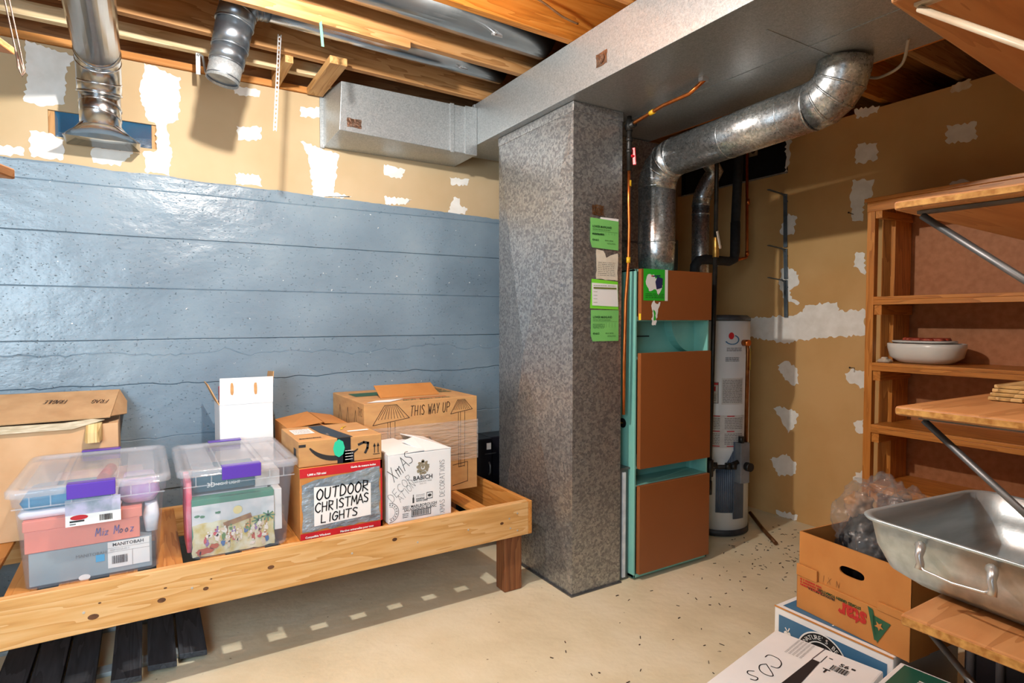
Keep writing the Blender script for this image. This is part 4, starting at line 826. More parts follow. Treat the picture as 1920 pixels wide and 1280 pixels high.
b = B(); b.loft([(ZS+.13, .02, .06, .015), (ZS+.19, .028, .07, .02), (ZS+.24, .02, .06, .015)], c=(.018, 2.76)); tag(obj('tissue_bundle', b, noise_mat('tissue', '#DDE4EE', '#F2F5FA', 20, .7, bstr=.6, bscale=30)), 'white crumpled tissue in the left bin beside the pink box', 'tissue')
b = B(); b.loft([(ZS+.004, .16, .10, .02), (ZS+.20, .17, .11, .02), (ZS+.30, .15, .10, .02)], c=(-.16, 3.07)); tag(obj('folded_cloth', b, noise_mat('pink_beige_cloth', '#B79AA0', '#D0BCB8', 8, .8)), 'beige pink cloth at the back of the left bin', 'cloth')
b = B(); b.cyl((-.14, 2.84, ZS+.326), (-.12, 2.99, ZS+.332), .022, 16); tag(obj('red_roll', b, plain('crimson', '#9E2440', .5)), 'small crimson roll seen through the left bin lid', 'roll')
# bin 2
t, cx, cy, hx, hy, h = bin_(.105, 2.60, .555, 3.18, 'clear lidded bin with purple latches, right one with puzzle box inside')
# puzzle box with nativity-type picture
PX0, PX1, PZ0, PZ1, PY = .155, .462, ZS+.006, ZS+.235, 2.662
t = thing('puzzle_box', 'illustrated puzzle box with palms and animals inside the right bin', 'box', (.31, 2.70, PZ0))
b = B(); b.box(PX0, PY, PZ0, PX1, PY+.06, PZ1); obj('carton_body', b, plain('green_box', '#3F8C74', .5), t, bevel=.002)
fr = Fr((PX0, PY, PZ0), (1, 0, 0), (0, 0, 1), .0006); W_, H_ = PX1-PX0, .205
s = B(); fr.rect(s, 0, H_*.62, W_, H_, 1); obj('picture_sky', s, noise_mat('pale_sky', '#BFD0D8', '#E9EAEE', 12, .5), t)
s = B(); fr.poly(s, jag([(0, 0), (W_, 0), (W_, H_*.66), (W_*.6, H_*.6), (W_*.3, H_*.66), (0, H_*.62)], .02, .004), 2); obj('picture_sand', s, noise_mat('sand_print', '#C9B45E', '#DDE0C8', 22, .5), t)
s = B(); fr.poly(s, [(W_*.38, H_*.5), (W_*.72, H_*.62), (W_*.70, H_*.72), (W_*.36, H_*.60)], 3); fr.rect(s, W_*.40, H_*.25, W_*.42, H_*.52, 3); fr.rect(s, W_*.68, H_*.28, W_*.70, H_*.6, 3); fr.line(s, [(W_*.88, H_*.38), (W_*.92, H_*.62)], .006, 3); fr.line(s, [(W_*.84, H_*.36), (W_*.80, H_*.55)], .005, 3); obj('picture_stable', s, noise_mat('thatch_print', '#8A5A34', '#B78A50', 30, .5), t)
s = B()
for c_, d_ in ((.92, .62), (.80, .55)):
    for a in range(0, 360, 45): fr.line(s, [(W_*c_, H_*d_), (W_*c_+.025*cos(radians(a)), H_*d_+.02*sin(radians(a))-.004)], .006, 4)
for c_, d_ in ((.06, .8), (.12, .78), (.30, .82)): blob(fr, s, W_*c_, H_*d_, .010, .005, 4, 10)
obj('picture_palms', s, noise_mat('palm_print', '#2E6E56', '#5E9A6C', 30, .5), t)
cols = ['#8A6FA8', '#B8503C', '#3C6FA8', '#D8A05A', '#5E8A4C', '#C24A5A', '#E8E4DC', '#D8C8B0']
for q, cc in enumerate(cols):
    s = B()
    for i in range(4 if q < 6 else 16):
        x_, y_ = random.uniform(.04, W_-.03), random.uniform(.015, H_*.5); blob(fr, s, x_, y_, random.uniform(.004, .010), random.uniform(.006, .012), 5+q*.2, 10, .3)
        fr.disc(s, x_+.002, y_+.014, .004, 5+q*.2, 8)
    obj('picture_figures', s, plain('figure_%d' % q, cc, .5), t)
s = B(); blob(fr, s, W_*.14, H_*.10, .030, .012, 8, 14, .2); blob(fr, s, W_*.25, H_*.17, .016, .010, 8, 12, .2); fr.line(s, [(W_*.08, H_*.02), (W_*.09, H_*.1)], .005, 8); obj('picture_ox', s, plain('ox_print', '#B0502E', .5), t)
s = B(); fr.disc(s, W_*.54, H_*.82, .017, 6); obj('picture_star', s, plain('star_print', '#F0E2A0', .5), t)
# night light box
t = thing('night_light_box', 'dark teal night light box upright at the top of the right bin', 'box', (.29, 2.76, ZS+.2))
b = B(); b.box(.165, 2.735, ZS+.245, .40, 2.86, ZS+.338); obj('carton_body', b, noise_mat('dark_teal_card', '#1D5568', '#2A6478', 5, .5), t, bevel=.002)
fr = Fr((.165, 2.735, ZS+.245), (1, 0, 0), (0, 0, 1)); text('3D', .026, fr, .05, .018, WPAPER, t, k=2, bold=.0006); text('NIGHT LIGHT', .015, fr, .083, .021, WPAPER, t, k=2, bold=.0004)
b = B(); b.box(.40, 2.74, ZS+.236, .50, 3.02, ZS+.30); tag(obj('patterned_box', b, noise_mat('beige_print', '#CFC6C4', '#E6E2E0', 24, .6), bevel=.002), 'pale patterned box in the right bin beside the night light box', 'box')
b = B(); b.box(.463, 2.67, ZS+.06, .495, 2.95, ZS+.235); tag(obj('white_card_box', b, WCARD, bevel=.003), 'white box standing at the right side inside the right bin', 'box')
b = B(); b.box(.16, 2.74, ZS+.006, .45, 3.05, ZS+.235); tag(obj('packed_box', b, noise_mat('grey_pack', '#A9B0B8', '#BEC4CA', 5, .7), bevel=.002), 'grey box packed behind the puzzle box in the right bin', 'box')
b = B(); b.loft([(ZS+.02, .010, .11, .008), (ZS+.16, .012, .12, .008), (ZS+.30, .010, .11, .008)], c=(.148, 2.80)); tag(obj('pink_wrap', b, noise_mat('pink_film', '#D8506A', '#E890A0', 20, .5)), 'pink wrapping along the left inside of the right bin', 'wrap')
# --- outdoor lights box
t, o, hx, hy, h = carton('lights_box', 'red edged carton with grey duct tape marked outdoor christmas lights', .563, 2.64, ZS, .928, 2.98, .762, CARD_O)
fr = Fr((-hx, -hy, 0), (1, 0, 0), (0, 0, 1), .0008)
s = B(); fr.rect(s, 0, h-.04, 2*hx, h, 1); fr.rect(s, 0, 0, 2*hx, .03, 1); fr.rect(s, 2*hx-.008, 0, 2*hx, h, 1); obj('red_border', s, RED, t, False)
text('1,000 x 720 mini', .012, fr, .03, h-.032, WPAPER, t, False, k=3, bold=.0005); text('Guide de mesure inclus', .012, fr, .22, h-.022, WPAPER, t, False, k=3, bold=.0005); text('Compatible Windows', .012, fr, .02, .008, WPAPER, t, False, k=3, bold=.0005); text('Marches universelles pour tous', .012, fr, .17, .008, WPAPER, t, False, k=3, bold=.0005)
s = B(); pts = jag([(.008, .035), (2*hx-.012, .035), (2*hx-.012, h-.03), (.06, h-.055), (.008, h-.07)], .02, .004); fr.poly(s, pts, 2)
TAPE = noise_mat('duct_tape', '#7F8F9E', '#A3B2BE', 10, .35, .4, bstr=.9, bscale=18, bdist=.02, stretch=(1, 1, 2)); obj('duct_tape', s, TAPE, t, False)
s = B(); fr.poly(s, [(.058, .055), (2*hx-.055, .065), (2*hx-.055, h-.10), (.058, h-.085)], 4); obj('paper_note', s, WPAPER, t, False)
hand('OUTDOOR', fr, .068, .168, .046, .0055, INK, t, False, sx=.80, k=6, rot=.05); hand('CHRISTMAS', fr, .062, .114, .040, .005, INK, t, False, sx=.76, k=6, rot=.06); hand('LIGHTS', fr, .085, .066, .036, .005, INK, t, False, sx=.9, k=6, rot=.05)
# --- amazon style box
t, o, hx, hy, h = carton('shipping_box', 'flat brown shipping box with curved arrow, on top of the taped lights box', .563, 2.655, .7635, .932, 3.03, .877, CARD, rz=-.0)
fr = Fr((-hx, -hy, 0), (1, 0, 0), (0, 0, 1), .0008)
arr = plain('black_print', '#2B2A2C', .55)
s = B(); n = 18; cx_, cy_, R_ = .165, .145, .14
for i in range(n):
    a = radians(212+100*i/n); c = radians(212+100*(i+1)/n); w0 = .003+.010*sin(pi*min(1, (i+.3)/n)); w1 = .003+.010*sin(pi*min(1, (i+1.3)/n))
    fr.poly(s, [(cx_+(R_-w0)*cos(a)*1.0, cy_+(R_-w0)*sin(a)*.85), (cx_+(R_+w0)*cos(a), cy_+(R_+w0)*sin(a)*.85), (cx_+(R_+w1)*cos(c), cy_+(R_+w1)*sin(c)*.85), (cx_+(R_-w1)*cos(c), cy_+(R_-w1)*sin(c)*.85)], 1)
fr.line(s, [(.262, .075), (.285, .083), (.305, .078), (.302, .055), (.292, .035)], .011, 1)
for q in (.335, .352): fr.line(s, [(q, .03), (q, .062)], .004, 1); fr.poly(s, [(q-.007, .058), (q+.007, .058), (q, .075)], 1)
fr.rect(s, .328, .022, .36, .025, 1); fr.rect(s, .0, .088, .03, .10, 1); obj('arrow_print', s, arr, t, False)
s = B(); fr.rect(s, .165, .0, .225, h, 2); fr.rect(s, .19, .0, .24, .05, 2); obj('black_tape', s, plain('navy_tape', '#1E2530', .3), t, False)
fr_t = Fr((-hx, -hy, h), (1, 0, 0), (0, 1, 0), .0008)
s = B(); fr_t.poly(s, [(.165, 0), (.235, 0), (.21, .18), (.19, 2*hy-.02), (.12, 2*hy-.02), (.13, .16)], 2); obj('black_tape', s, plain('navy_tape', '#1E2530', .3), t, False)
text('prime', .02, fr_t, .15, .08, plain('pale_print', '#B9A89A', .5), t, False, k=4, rot=1.4)
s = B(); fr.disc(s, .172, h-.045, .026, 4, 8, ry=.040); obj('teal_sticker', s, plain('teal_sticker', '#2CC79E', .5), t, False)
s = B(); fr.scribble(s, .20, .008, .235, .06, 4, .003, 4); obj('small_print', s, WPAPER, t, False)
s = B(); fr_t.rect(s, .02, .17, .11, .30, 2); obj('paper_label', s, WPAPER, t, False)
s = B(); fr_t.rect(s, .25, .12, .35, .15, 2); obj('paper_label', s, WPAPER, t, False)
s = B(); fr_t.scribble(s, .025, .18, .10, .29, 5, .004, 4); fr_t.scribble(s, .015, .05, .11, .06, 1, .012, 3); obj('small_print', s, INK, t, False)
s = B(); fr_t.line(s, [(.24, .20), (.26, .25), (.28, .27)], .01, 3); obj('yellow_mark', s, plain('yellow_mark', '#E2B422', .5), t, False)
s = B(); f2 = Fr((-hx, hy, 0), (0, -1, 0), (0, 0, 1), .0008); f2.rect(s, .28, .03, .33, .075, 1); obj('side_print', s, arr, t, False)
# --- wine carton
t, o, hx, hy, h = carton('wine_box', 'white wine carton with crest and pencil writing beside the lights box', .958, 2.64, ZS, 1.279, 2.98, .772, WCARD)
b = B(); zt = h
b.face([(-hx, -hy, zt+.001), (.02, -hy, zt+.008), (-.01, hy, zt+.010), (-hx, hy, zt+.001)]); b.face([(hx, -hy, zt+.001), (hx, hy, zt+.001), (.03, hy, zt+.030), (.05, .06, zt+.034)]); b.face([(.02, -hy, zt+.004), (hx, -hy, zt+.003), (.05, .05, zt+.030), (-.02, .02, zt+.02)])
obj('top_flap', b, WCARD, t, False, solid=.004)
fr = Fr((-hx, -hy, 0), (1, 0, 0), (0, 0, 1), .0008)
GOLD = plain('bronze_print', '#8F8670', .5); GREY = plain('pencil', '#77777A', .6); DG = plain('grey_black_print', '#3A3A3C', .6)
cxw = .172
s = B()
for i in range(9):
    a = radians(40*i+10); blob(fr, s, cxw+.024*cos(a), .247+.026*sin(a), .009, .009, 1, 9, .3)
fr.ring(s, cxw, .247, .010, .018, 1.5, 14); blob(fr, s, cxw, .252, .006, .008, 2, 8); fr.disc(s, cxw, .278, .008, 1, 8); obj('crest_print', s, GOLD, t, False)
text('BABICH', .029, fr, cxw, .190, DG, t, False, k=1.5, bold=.0007, align='CENTER'); text('NEW ZEALAND WINE', .009, fr, cxw, .178, GREY, t, False, k=1.5, align='CENTER'); text('SINCE 1916', .007, fr, cxw, .168, GREY, t, False, k=1.5, align='CENTER')
hand('XmAS', fr, .028, .195, .062, .0028, DG, t, False, sx=.62, rot=.75, slant=.2); hand('DECOR', fr, .018, .10, .040, .0018, GREY, t, False, sx=.8, rot=.75); hand('ATION', fr, .06, .095, .036, .0016, GREY, t, False, sx=.7, rot=.75)
hand('XMAS DECORATIONS', fr, .285, .012, .026, .0018, GREY, t, False, sx=.72, rot=pi/2, slant=0)
s = B(); fr.poly(s, [(.118, .083), (.127, .083), (.127, .105), (.1245, .112), (.1245, .123), (.1205, .123), (.1205, .112), (.118, .105)], 1); fr.rect(s, .190, .093, .222, .096, 1); fr.rect(s, .190, .122, .222, .125, 1); fr.rect(s, .190, .093, .1925, .125, 1); fr.rect(s, .2195, .093, .222, .125, 1); fr.disc(s, .206, .109, .010, 1, 12, ry=.007); obj('handling_symbol', s, DG, t, False)
text('HANDLE', .011, fr, .136, .096, DG, t, False, bold=.0004); text('WITH CARE', .011, fr, .136, .086, DG, t, False, bold=.0004)
s = B(); fr.scribble(s, .136, .108, .18, .122, 2, .002, 1); obj('small_print', s, GREY, t, False)
text('2021 MARLBOROUGH', .018, fr, .068, .062, DG, t, False, bold=.0003); text('SAUVIGNON BLANC', .018, fr, .075, .048, DG, t, False, bold=.0003)
s = B(); fr.barcode(s, .118, .022, .205, .045, 24, 2); fr.rect(s, .112, .017, .212, .020, 2); fr.rect(s, .112, .046, .212, .049, 2); fr.rect(s, .112, .017, .115, .049, 2); fr.rect(s, .209, .017, .212, .049, 2); fr.scribble(s, .068, .018, .10, .042, 3, .003, 1); obj('barcode', s, DG, t, False)
s = B(); fr.ring(s, 0.003, .055, .044, .047, 1, 24, -90, 90); fr.ring(s, .003, .055, .028, .030, 1, 24, -90, 90); 
for a in range(-80, 81, 20): fr.ring(s, .003, .055, .034, .040, 1, 3, a, a+9)
obj('winery_seal', s, GREY, t, False)
# --- mushroom box
t, o, hx, hy, h = carton('moving_box', 'large brown carton with hand drawn mushrooms and this way up', .957, 2.985, .4505, 1.61, 3.57, .972, CARD)
fr = Fr((-hx, -hy, 0), (1, 0, 0), (0, 0, 1), .0008)
MK = plain('marker', '#3A241A', .6)
s = B()
def mush(cx_, ytop, w, hh, stem, yb):
    fr.line(s, [(cx_-w*.18, ytop), (cx_-w*.5, ytop-hh), (cx_+w*.5, ytop-hh*.75), (cx_+w*.15, ytop), (cx_-w*.18, ytop)], .003, 1)
    for i in range(9):
        u = -.4+.8*i/8; fr.line(s, [(cx_+u*w*.35, ytop-.004), (cx_+u*w*.9, ytop-hh*.72)], .0025, 1)
    for u in (-stem, -stem*.35, stem): fr.line(s, [(cx_+u, ytop-hh*.9), (cx_+u*.9, yb)], .0028, 1)
    fr.line(s, [(cx_-stem, yb), (cx_+stem*.9, yb+.005)], .003, 1)
mush(.145, h-.015, .20, .10, .020, .1); obj('mushroom_drawing', s, MK, t, False); s = B()
mush(.555, h-.015, .135, .075, .020, .13)
fr.line(s, [(.50, .03), (.592, .045), (.592, .155), (.50, .145)], .003, 1); fr.rect(s, .36, .26, .364, .31, 1); fr.line(s, [(.34, .29), (.362, .315), (.384, .285)], .004, 1); fr.rect(s, .47, .20, .60, .202, 1); obj('mushroom_drawing', s, MK, t, False)
hand('THIS WAY UP', fr, .25, h-.082, .052, .004, MK, t, False, sx=.47, rot=.03, adv=.98)
fr_s = Fr((-hx, hy, 0), (0, -1, 0), (0, 0, 1), .0008)
s = B()
for q in (.15, .30, .44):
    fr_s.line(s, [(q-.05, h-.2), (q, h-.05), (q+.05, h-.2), (q-.05, h-.2)], .004, 1); fr_s.line(s, [(q-.01, h-.2), (q-.012, h-.3)], .004, 1); fr_s.line(s, [(q+.01, h-.2), (q+.008, h-.3)], .004, 1)
obj('side_drawing', s, MK, t, False); hand('THIS', fr_s, .48, h-.07, .04, .003, MK, t, False, sx=.6)
fr_t = Fr((-hx, -hy, h), (1, 0, 0), (0, 1, 0), .0008)
text('FRUIT  MAIN  CRATE', .03, fr_t, .22, .02, plain('green_print', '#2C5A40', .6), t, False, k=3, bold=.001)
s = B(); fr_t.rect(s, .18, .075, .50, .09, 2); obj('orange_print', s, plain('orange_print', '#C8602A', .6), t, False)
s = B(); fr_t.rect(s, .05, .30, .3, .45, 2); fr_t.scribble(s, .40, .25, .62, .5, 6, .02, 2); obj('green_print', s, plain('green_print', '#2C5A40', .6), t, False)
s = B(); fr_t.poly(s, [(.02, .02), (.14, .0), (.25, .09), (.09, .08)], 3); obj('paper_sheet', s, WPAPER, t, False)
b = B(); b.face([(-.18, -.12, h+.002), (.17, -.12, h+.002), (.18, .02, h+.055), (-.17, .02, h+.055)]); obj('raised_flap', b, CARD_O, t, False, solid=.004)
b = B(); n = 14
for zz0, zz1 in ((.17, .26), (.25, .39)):
    pts0 = []
    b.box(-.31, -hy-.004, zz0, hx+.004, -hy-.002, zz1); b.box(hx+.002, -hy-.004, zz0, hx+.004, hy, zz1)
obj('stretch_wrap', b, clear('stretch_film', '#E8E0D8', .17, .14, 1.0, 16), t, False)
# --- open white box behind bin 2 and brown flaps
t, o, hx, hy, h = carton('white_carton', 'tall open white carton with handle slots behind the right bin', .315, 3.22, ZS, .56, 3.46, .985, WCARD, open_=True)
b = B(); b.face([(-hx, -hy, h), (hx, -hy, h), (hx+.004, -hy+.01, h+.13), (-hx+.004, -hy+.01, h+.13)]); ff = obj('handle_flap', b, WCARD, t, False, solid=.004)
fr = Fr((-hx, -hy-.001, h), (1, 0, 0), (0, .08, 1), .002)
for q in (.057, .165): s = B(); blob(fr, s, q, .075, .0075, .030, 1, 14, .1); obj('handle_slot', s, CARD, t, False)
b = B(); b.face([(-hx, -hy, h), (-hx, hy, h), (-hx-.045, hy, h+.10), (-hx-.045, -hy+.05, h+.10)]); obj('side_flap', b, CARD, t, False, solid=.004)
b = B(); b.face([(hx, -hy+.05, h), (hx, hy, h), (hx+.02, hy, h+.14), (hx+.02, -hy+.08, h+.15)]); obj('side_flap', b, CARD, t, False, solid=.004)
b = B(); b.box(.33, 3.30, .99, .40, 3.42, 1.06); tag(obj('red_packet', b, plain('bright_red', '#C8202C', .4), bevel=.004), 'bright red packet sticking out of the open white carton', 'packet')
t, o, hx, hy, h = carton('brown_carton', 'plain brown carton wedged behind the flat shipping box', .60, 3.07, ZS, .90, 3.40, .865, CARD_O)
b = B(); b.face([(-hx, -hy, h+.001), (.02, -hy, h+.02), (.02, hy, h+.03), (-hx, hy, h+.001)]); b.face([(hx, -hy, h+.001), (hx, hy, h+.001), (.03, hy, h+.025), (.03, -hy, h+.015)]); obj('top_flap', b, CARD_O, t, False, solid=.004)
# --- left cardboard box with sloping torn flaps
t, o, hx, hy, h = carton('worn_carton', 'large worn pale carton with torn top behind the left bin', -1.0, 3.28, ZS, -.10, 3.57, .93, CARD_P)
b = B(); b.face([(-hx, -hy-.01, h+.025), (hx-.03, -hy-.01, h+.03), (hx, hy-.02, h+.125), (-hx, hy-.02, h+.13)]); b.face([(hx-.03, -hy+.02, h+.03), (hx+.03, 0, h+.02), (hx+.03, hy-.05, h+.07), (hx, hy-.02, h+.125)]); obj('top_flap', b, noise_mat('cardboard_worn', '#B08B62', '#C09C72', 10, .75), t, False, solid=.005)
b = B(); b.face([(-hx, -hy-.012, h-.01), (hx-.17, -hy-.012, h-.012), (hx-.05, -hy-.012, h+.02), (hx-.10, -hy-.012, h+.027), (hx-.2, -hy-.014, h+.018), (-hx, -hy-.012, h+.026)]); obj('torn_edge', b, noise_mat('torn_paper_edge', '#B8AA8C', '#D8CCB2', 20, .8, stretch=(1, 1, 8)), t, False, solid=.006)
fr = Fr((-hx, -hy-.01, h+.026), (1, 0, 0), (0, hy*2-.01, .1), .004)
hand('FRAGILE', fr, .70, .20, .035, .003, MK, t, False, k=1.5, rot=pi-.1, sx=.4); hand('FRAG', fr, .86, .18, .035, .003, MK, t, False, k=1.5, rot=pi-.1, sx=.5)
b = B(); b.hexa([(hx-.12, -hy-.05, h-.075), (hx-.07, -hy-.05, h-.075), (hx-.06, -hy-.005, h-.07), (hx-.13, -hy-.005, h-.07), (hx-.12, -hy-.045, h-.03), (hx-.075, -hy-.045, h-.03), (hx-.06, -hy-.004, h+.01), (hx-.12, -hy-.004, h+.01)]); obj('crushed_corner', b, noise_mat('corrugated_edge', '#A98850', '#DCC48E', 3, .8, stretch=(40, 1, 1)), t, False)
# --- black case beyond the platform
t = thing('black_case', 'black hard case standing between the moving box and the tall duct', 'case', (1.9, 3.35, 0))
b = B(); b.box(1.72, 3.25, .001, 1.86, 3.45, .66); b.box(1.86, 3.28, .001, 2.05, 3.45, .66); obj('case_body', b, noise_mat('case_black', '#0E0E12', '#1A1820', 8, .35), t, bevel=.006)
p = aY(917, 836, 3.25); b = B(); b.box(p.x-.018, 3.246, p.z-.02, p.x+.012, 3.25, p.z+.02); obj('white_tag', b, WPAPER, t)
b = B(); b.tube([(p.x+.0, 3.25, p.z-.10), (p.x-.0, 3.235, p.z-.12), (p.x-.0, 3.235, p.z-.16), (p.x, 3.25, p.z-.18)], .006, 8); b.box(p.x-.03, 3.247, p.z-.05, p.x+.05, 3.25, p.z-.045); obj('case_latch', b, STEEL, t)
# ================================================================= BOOKSHELF
t = thing('shelf_unit', 'tall open wooden shelf unit against the right drywall', 'shelf unit', (3.66, 1.3, 0))
xf, yl, yr = 3.46, 1.825, .75
for y0 in (yl-.042, yr):
    b = B(); b.box(xf, y0, .0, xf+.04, y0+.042, 2.03); obj('upright', b, SH['z'], t, bevel=.002)
    b = B(); b.box(3.62, y0-.03 if y0 > 1 else y0, .0, 3.80, y0+.042, 2.03); obj('upright', b, SH['z'], t, bevel=.002)
b = B(); b.box(3.82, yr, .0, 3.838, yl-.02, 2.03); obj('back_panel', b, HARD, t)
b = B(); b.box(xf-.012, yr, 2.055, 3.84, yl+.012, 2.075); obj('top_board', b, SH['y'], t, bevel=.002)
b = B(); b.box(xf-.004, yr, 2.0, xf+.015, yl-.045+.045, 2.055); obj('top_rail', b, SH['y'], t, bevel=.002)
b = B(); b.box(xf-.002, yl-.045, 1.96, 3.80, yl-.08, 2.0); obj('cleat', b, SH['x'], t, bevel=.002)
for z_ in (1.53, 1.165, .82, .49):
    b = B(); b.box(xf-.006, yr, z_-.018, 3.818, yl-.045, z_); obj('shelf_board', b, SH['y'], t, bevel=.0015)
    b = B(); b.box(xf-.008, yr, z_-.045, xf+.012, yl-.045, z_-.0185); obj('shelf_edge', b, SH['y'], t, bevel=.0015)
    b = B(); b.box(xf+.003, yl-.085, z_-.10, 3.80, yl-.0455, z_-.0455); obj('cleat', b, SH['x'], t, bevel=.0015)
# bowl
bc = (3.62, 1.585)
t = thing('casserole_dish', 'white oval serving dish on the second shelf of the wooden unit', 'bowl', (bc[0], bc[1], 1.166))
b = B(); b.loft([(1.166, .07, .10, .07), (1.170, .085, .125, .08), (1.20, .125, .170, .12), (1.25, .135, .182, .13), (1.272, .135, .183, .13), (1.275, .131, .179, .13), (1.25, .128, .175, .12), (1.19, .10, .14, .09), (1.185, .05, .05, .04)], c=bc); obj('dish', b, plain('white_ceramic', '#D9DAD8', .25), t)
b = B(); b.loft([(1.276, .10, .14, .10), (1.280, .108, .150, .10), (1.288, .108, .150, .10), (1.289, .09, .13, .09)], c=(bc[0], bc[1]+.01)); tag(obj('plate', b, plain('white_plastic', '#CFCFCC', .4)), 'white flat lid resting on the serving dish', 'lid')
b = B()
for i in range(9):
    a = 2*pi*i/9; b.loft([(1.290, .03, .035, .02), (1.299+random.uniform(0, .006), .028, .03, .02), (1.303, .015, .015, .01)], c=(bc[0]+.05*cos(a), bc[1]+.08*sin(a)))
tag(obj('red_garland', b, noise_mat('red_tinsel', '#7E2E22', '#B5523C', 60, .4, bstr=.8, bscale=80)), 'reddish brown garland lying on the lid of the serving dish', 'garland')
b = B(); b.loft([(1.166, .02, .03, .01), (1.176, .028, .036, .015), (1.186, .018, .024, .01)], c=(3.50, 1.735)); b.loft([(1.186, .014, .018, .008), (1.196, .010, .012, .006)], c=(3.505, 1.74)); tag(obj('crumpled_tape', b, noise_mat('tape_grey', '#B0A090', '#CFC2B2', 30, .4)), 'small crumpled tape ball at the left end of the dish shelf', 'tape')
# ================================================================= NEAR BRACKET SHELVES (right)
def near_shelf(z, x0, yfr, lb, th=.019, rot=-.02, brace=STEEL, L_=1.2):
    t = thing('wall_shelf', lb, 'shelf', (x0, yfr, z-th), rot)
    dp = yfr-.16
    b = B(); b.box(0, -dp, 0, L_, 0, th); o = obj('board', b, [PLY], t, False, bevel=.006)
    b = B(); b.box(-.0008, -dp+.004, .004, .0002, -.004, th-.004); obj('board_edge', b, PLYEDGE, t, False)
    for q in (.045, .75):
        k = obj('bracket', B().bar((q, -.03, -.004), (q, -dp+.02, -.004), .022, .006), brace, t, False)
        b = B(); b.tube([(q, -.035, -.010), (q, -dp+.02, -.36)], .007, 8); b.bar((q, -dp+.008, -.0), (q, -dp+.008, -.40), .022, .006, (0, 1, 0)); obj('brace', b, brace, k, False)
    return t
near_shelf(2.058, 1.30, .65, 'bracket shelf near the camera at the top right corner', rot=.06, brace=noise_mat('cream_brace', '#B8A890', '#CFC2AC', 10, .4))
near_shelf(1.640, 1.30, .635, 'bracket shelf near the camera just above eye height', rot=.06)
near_shelf(1.226, 1.30, .625, 'bracket shelf near the camera below eye height with bare oak top', rot=-.02)
near_shelf(.805, 1.30, .605, 'lowest bracket shelf near the camera carrying the roasting pan', th=.024, rot=-.0)
# stack of slats on the middle shelf's far part
b = B()
for i in range(4): b.box(1.56+.01*i, .50, 1.2275+.008*i, 1.9, .56, 1.2345+.008*i)
tag(obj('cutting_board', b, wood('layered_wood', '#8C6A3C', '#C9A468', '#E0C08A', 'x', .5), bevel=.001), 'stack of thin wooden boards at the right edge on the middle bracket shelf', 'boards')
# roasting pan
AL = noise_mat('brushed_aluminium', '#B4C2C8', '#CAD6DC', 5, .35, .6, stretch=(1, 8, 8), bstr=.05, bscale=30)
t = thing('roasting_pan', 'large aluminium roasting pan with wire handle on the lowest bracket shelf', 'pan', (1.625, .515, .806), radians(-7))
b = B(); hx, hy = .245, .215
b.loft([(.001, hx-.10, hy-.09, .06), (.004, hx-.07, hy-.06, .07), (.03, hx-.035, hy-.03, .07), (.08, hx-.018, hy-.014, .062), (.135, hx-.010, hy-.008, .056), (.137, hx, hy, .06), (.143, hx+.004, hy+.004, .062), (.146, hx, hy, .06), (.143, hx-.012, hy-.010, .055), (.08, hx-.022, hy-.018, .055), (.03, hx-.04, hy-.034, .065), (.007, hx-.08, hy-.07, .07), (.006, .05, .05, .04)])
obj('pan_body', b, AL, t, False)
b = B(); hxm = -(hx+.002)
yc = -.012
b.tube([(hxm-.018, yc+.066, .085), (hxm-.022, yc+.055, .078), (hxm-.024, yc, .074), (hxm-.022, yc-.055, .078), (hxm-.018, yc-.066, .085)], .003, 10)
obj('wire_handle', b, SCREWM, t, False)
for s_ in (-1, 1):
    y_ = yc+s_*.066; b = B(); b.tube([(hxm+.006, y_+.016, .118), (hxm+.001, y_+.010, .118), (hxm-.010, y_+.004, .116), (hxm-.022, y_, .104), (hxm-.016, y_, .088), (hxm-.020, y_, .076)], [.010, .010, .009, .0075, .0075, .0085], 10); obj('handle_lug', b, SCREWM, t, False)
b = B(); b.loft([(.0075, .11, .09, .08), (.012, .12, .10, .09), (.02, .10, .085, .08), (.022, .05, .04, .03)], c=(.02, -.02)); tag_o = obj('scorched_patch', b, noise_mat('burnt_grease', '#3A2A20', '#5E4A3C', 20, .4, .3), t, False)
# ================================================================= FLOOR BOXES bottom right
t, o, hx, hy, h = carton('fruit_box', 'blue and white apple box on the floor under the tomato box', 1.998, .945, 0.0005, 2.45, 1.362, .335, WCARD)
BLUE = plain('blue_print', '#1460C0', .6, spec=.2)
fr = Fr((-hx, hy, 0), (0, -1, 0), (0, 0, 1), .0008)
s = B(); fr.rect(s, .018, .03, 2*hy-.018, h-.028, 1); obj('blue_panel', s, BLUE, t, False)
s = B(); fr.disc(s, .185, .215, .088, 3, 32); obj('round_emblem', s, INK, t, False)
s = B(); fr.ring(s, .185, .215, .088, .093, 3, 40); fr.ring(s, .185, .215, .058, .062, 4, 40); obj('white_ring', s, WPAPER, t, False); s = B(); blob(fr, s, .055, .245, .014, .012, 3, 12, .1); fr.line(s, [(.055, .255), (.062, .272)], .004, 3); fr.line(s, [(.055, .258), (.046, .268)], .004, 3); obj('apple_emblem', s, WPAPER, t, False)
for i, ch in enumerate("NATURE'S BEST"):
    a = radians(150-i*10); text(ch, .022, fr, .185+.067*cos(a), .215+.067*sin(a), WPAPER, t, False, k=5, rot=a-pi/2)
frt = Fr((-hx, hy, h), (0, -1, 0), (1, 0, 0), .0008)
s = B(); frt.rect(s, .02, .02, 2*hy-.03, 2*hx-.03, 1); obj('blue_panel', s, BLUE, t, False)
s = B(); frt.ring(s, .28, .03, .075, .08, 2, 30, 0, 180); obj('white_ring', s, WPAPER, t, False)
b = B(); b.box(-hx-.002, -hy, h-.004, -hx+.001, hy, h+.001); obj('lid_edge', b, CARD_O, t, False)
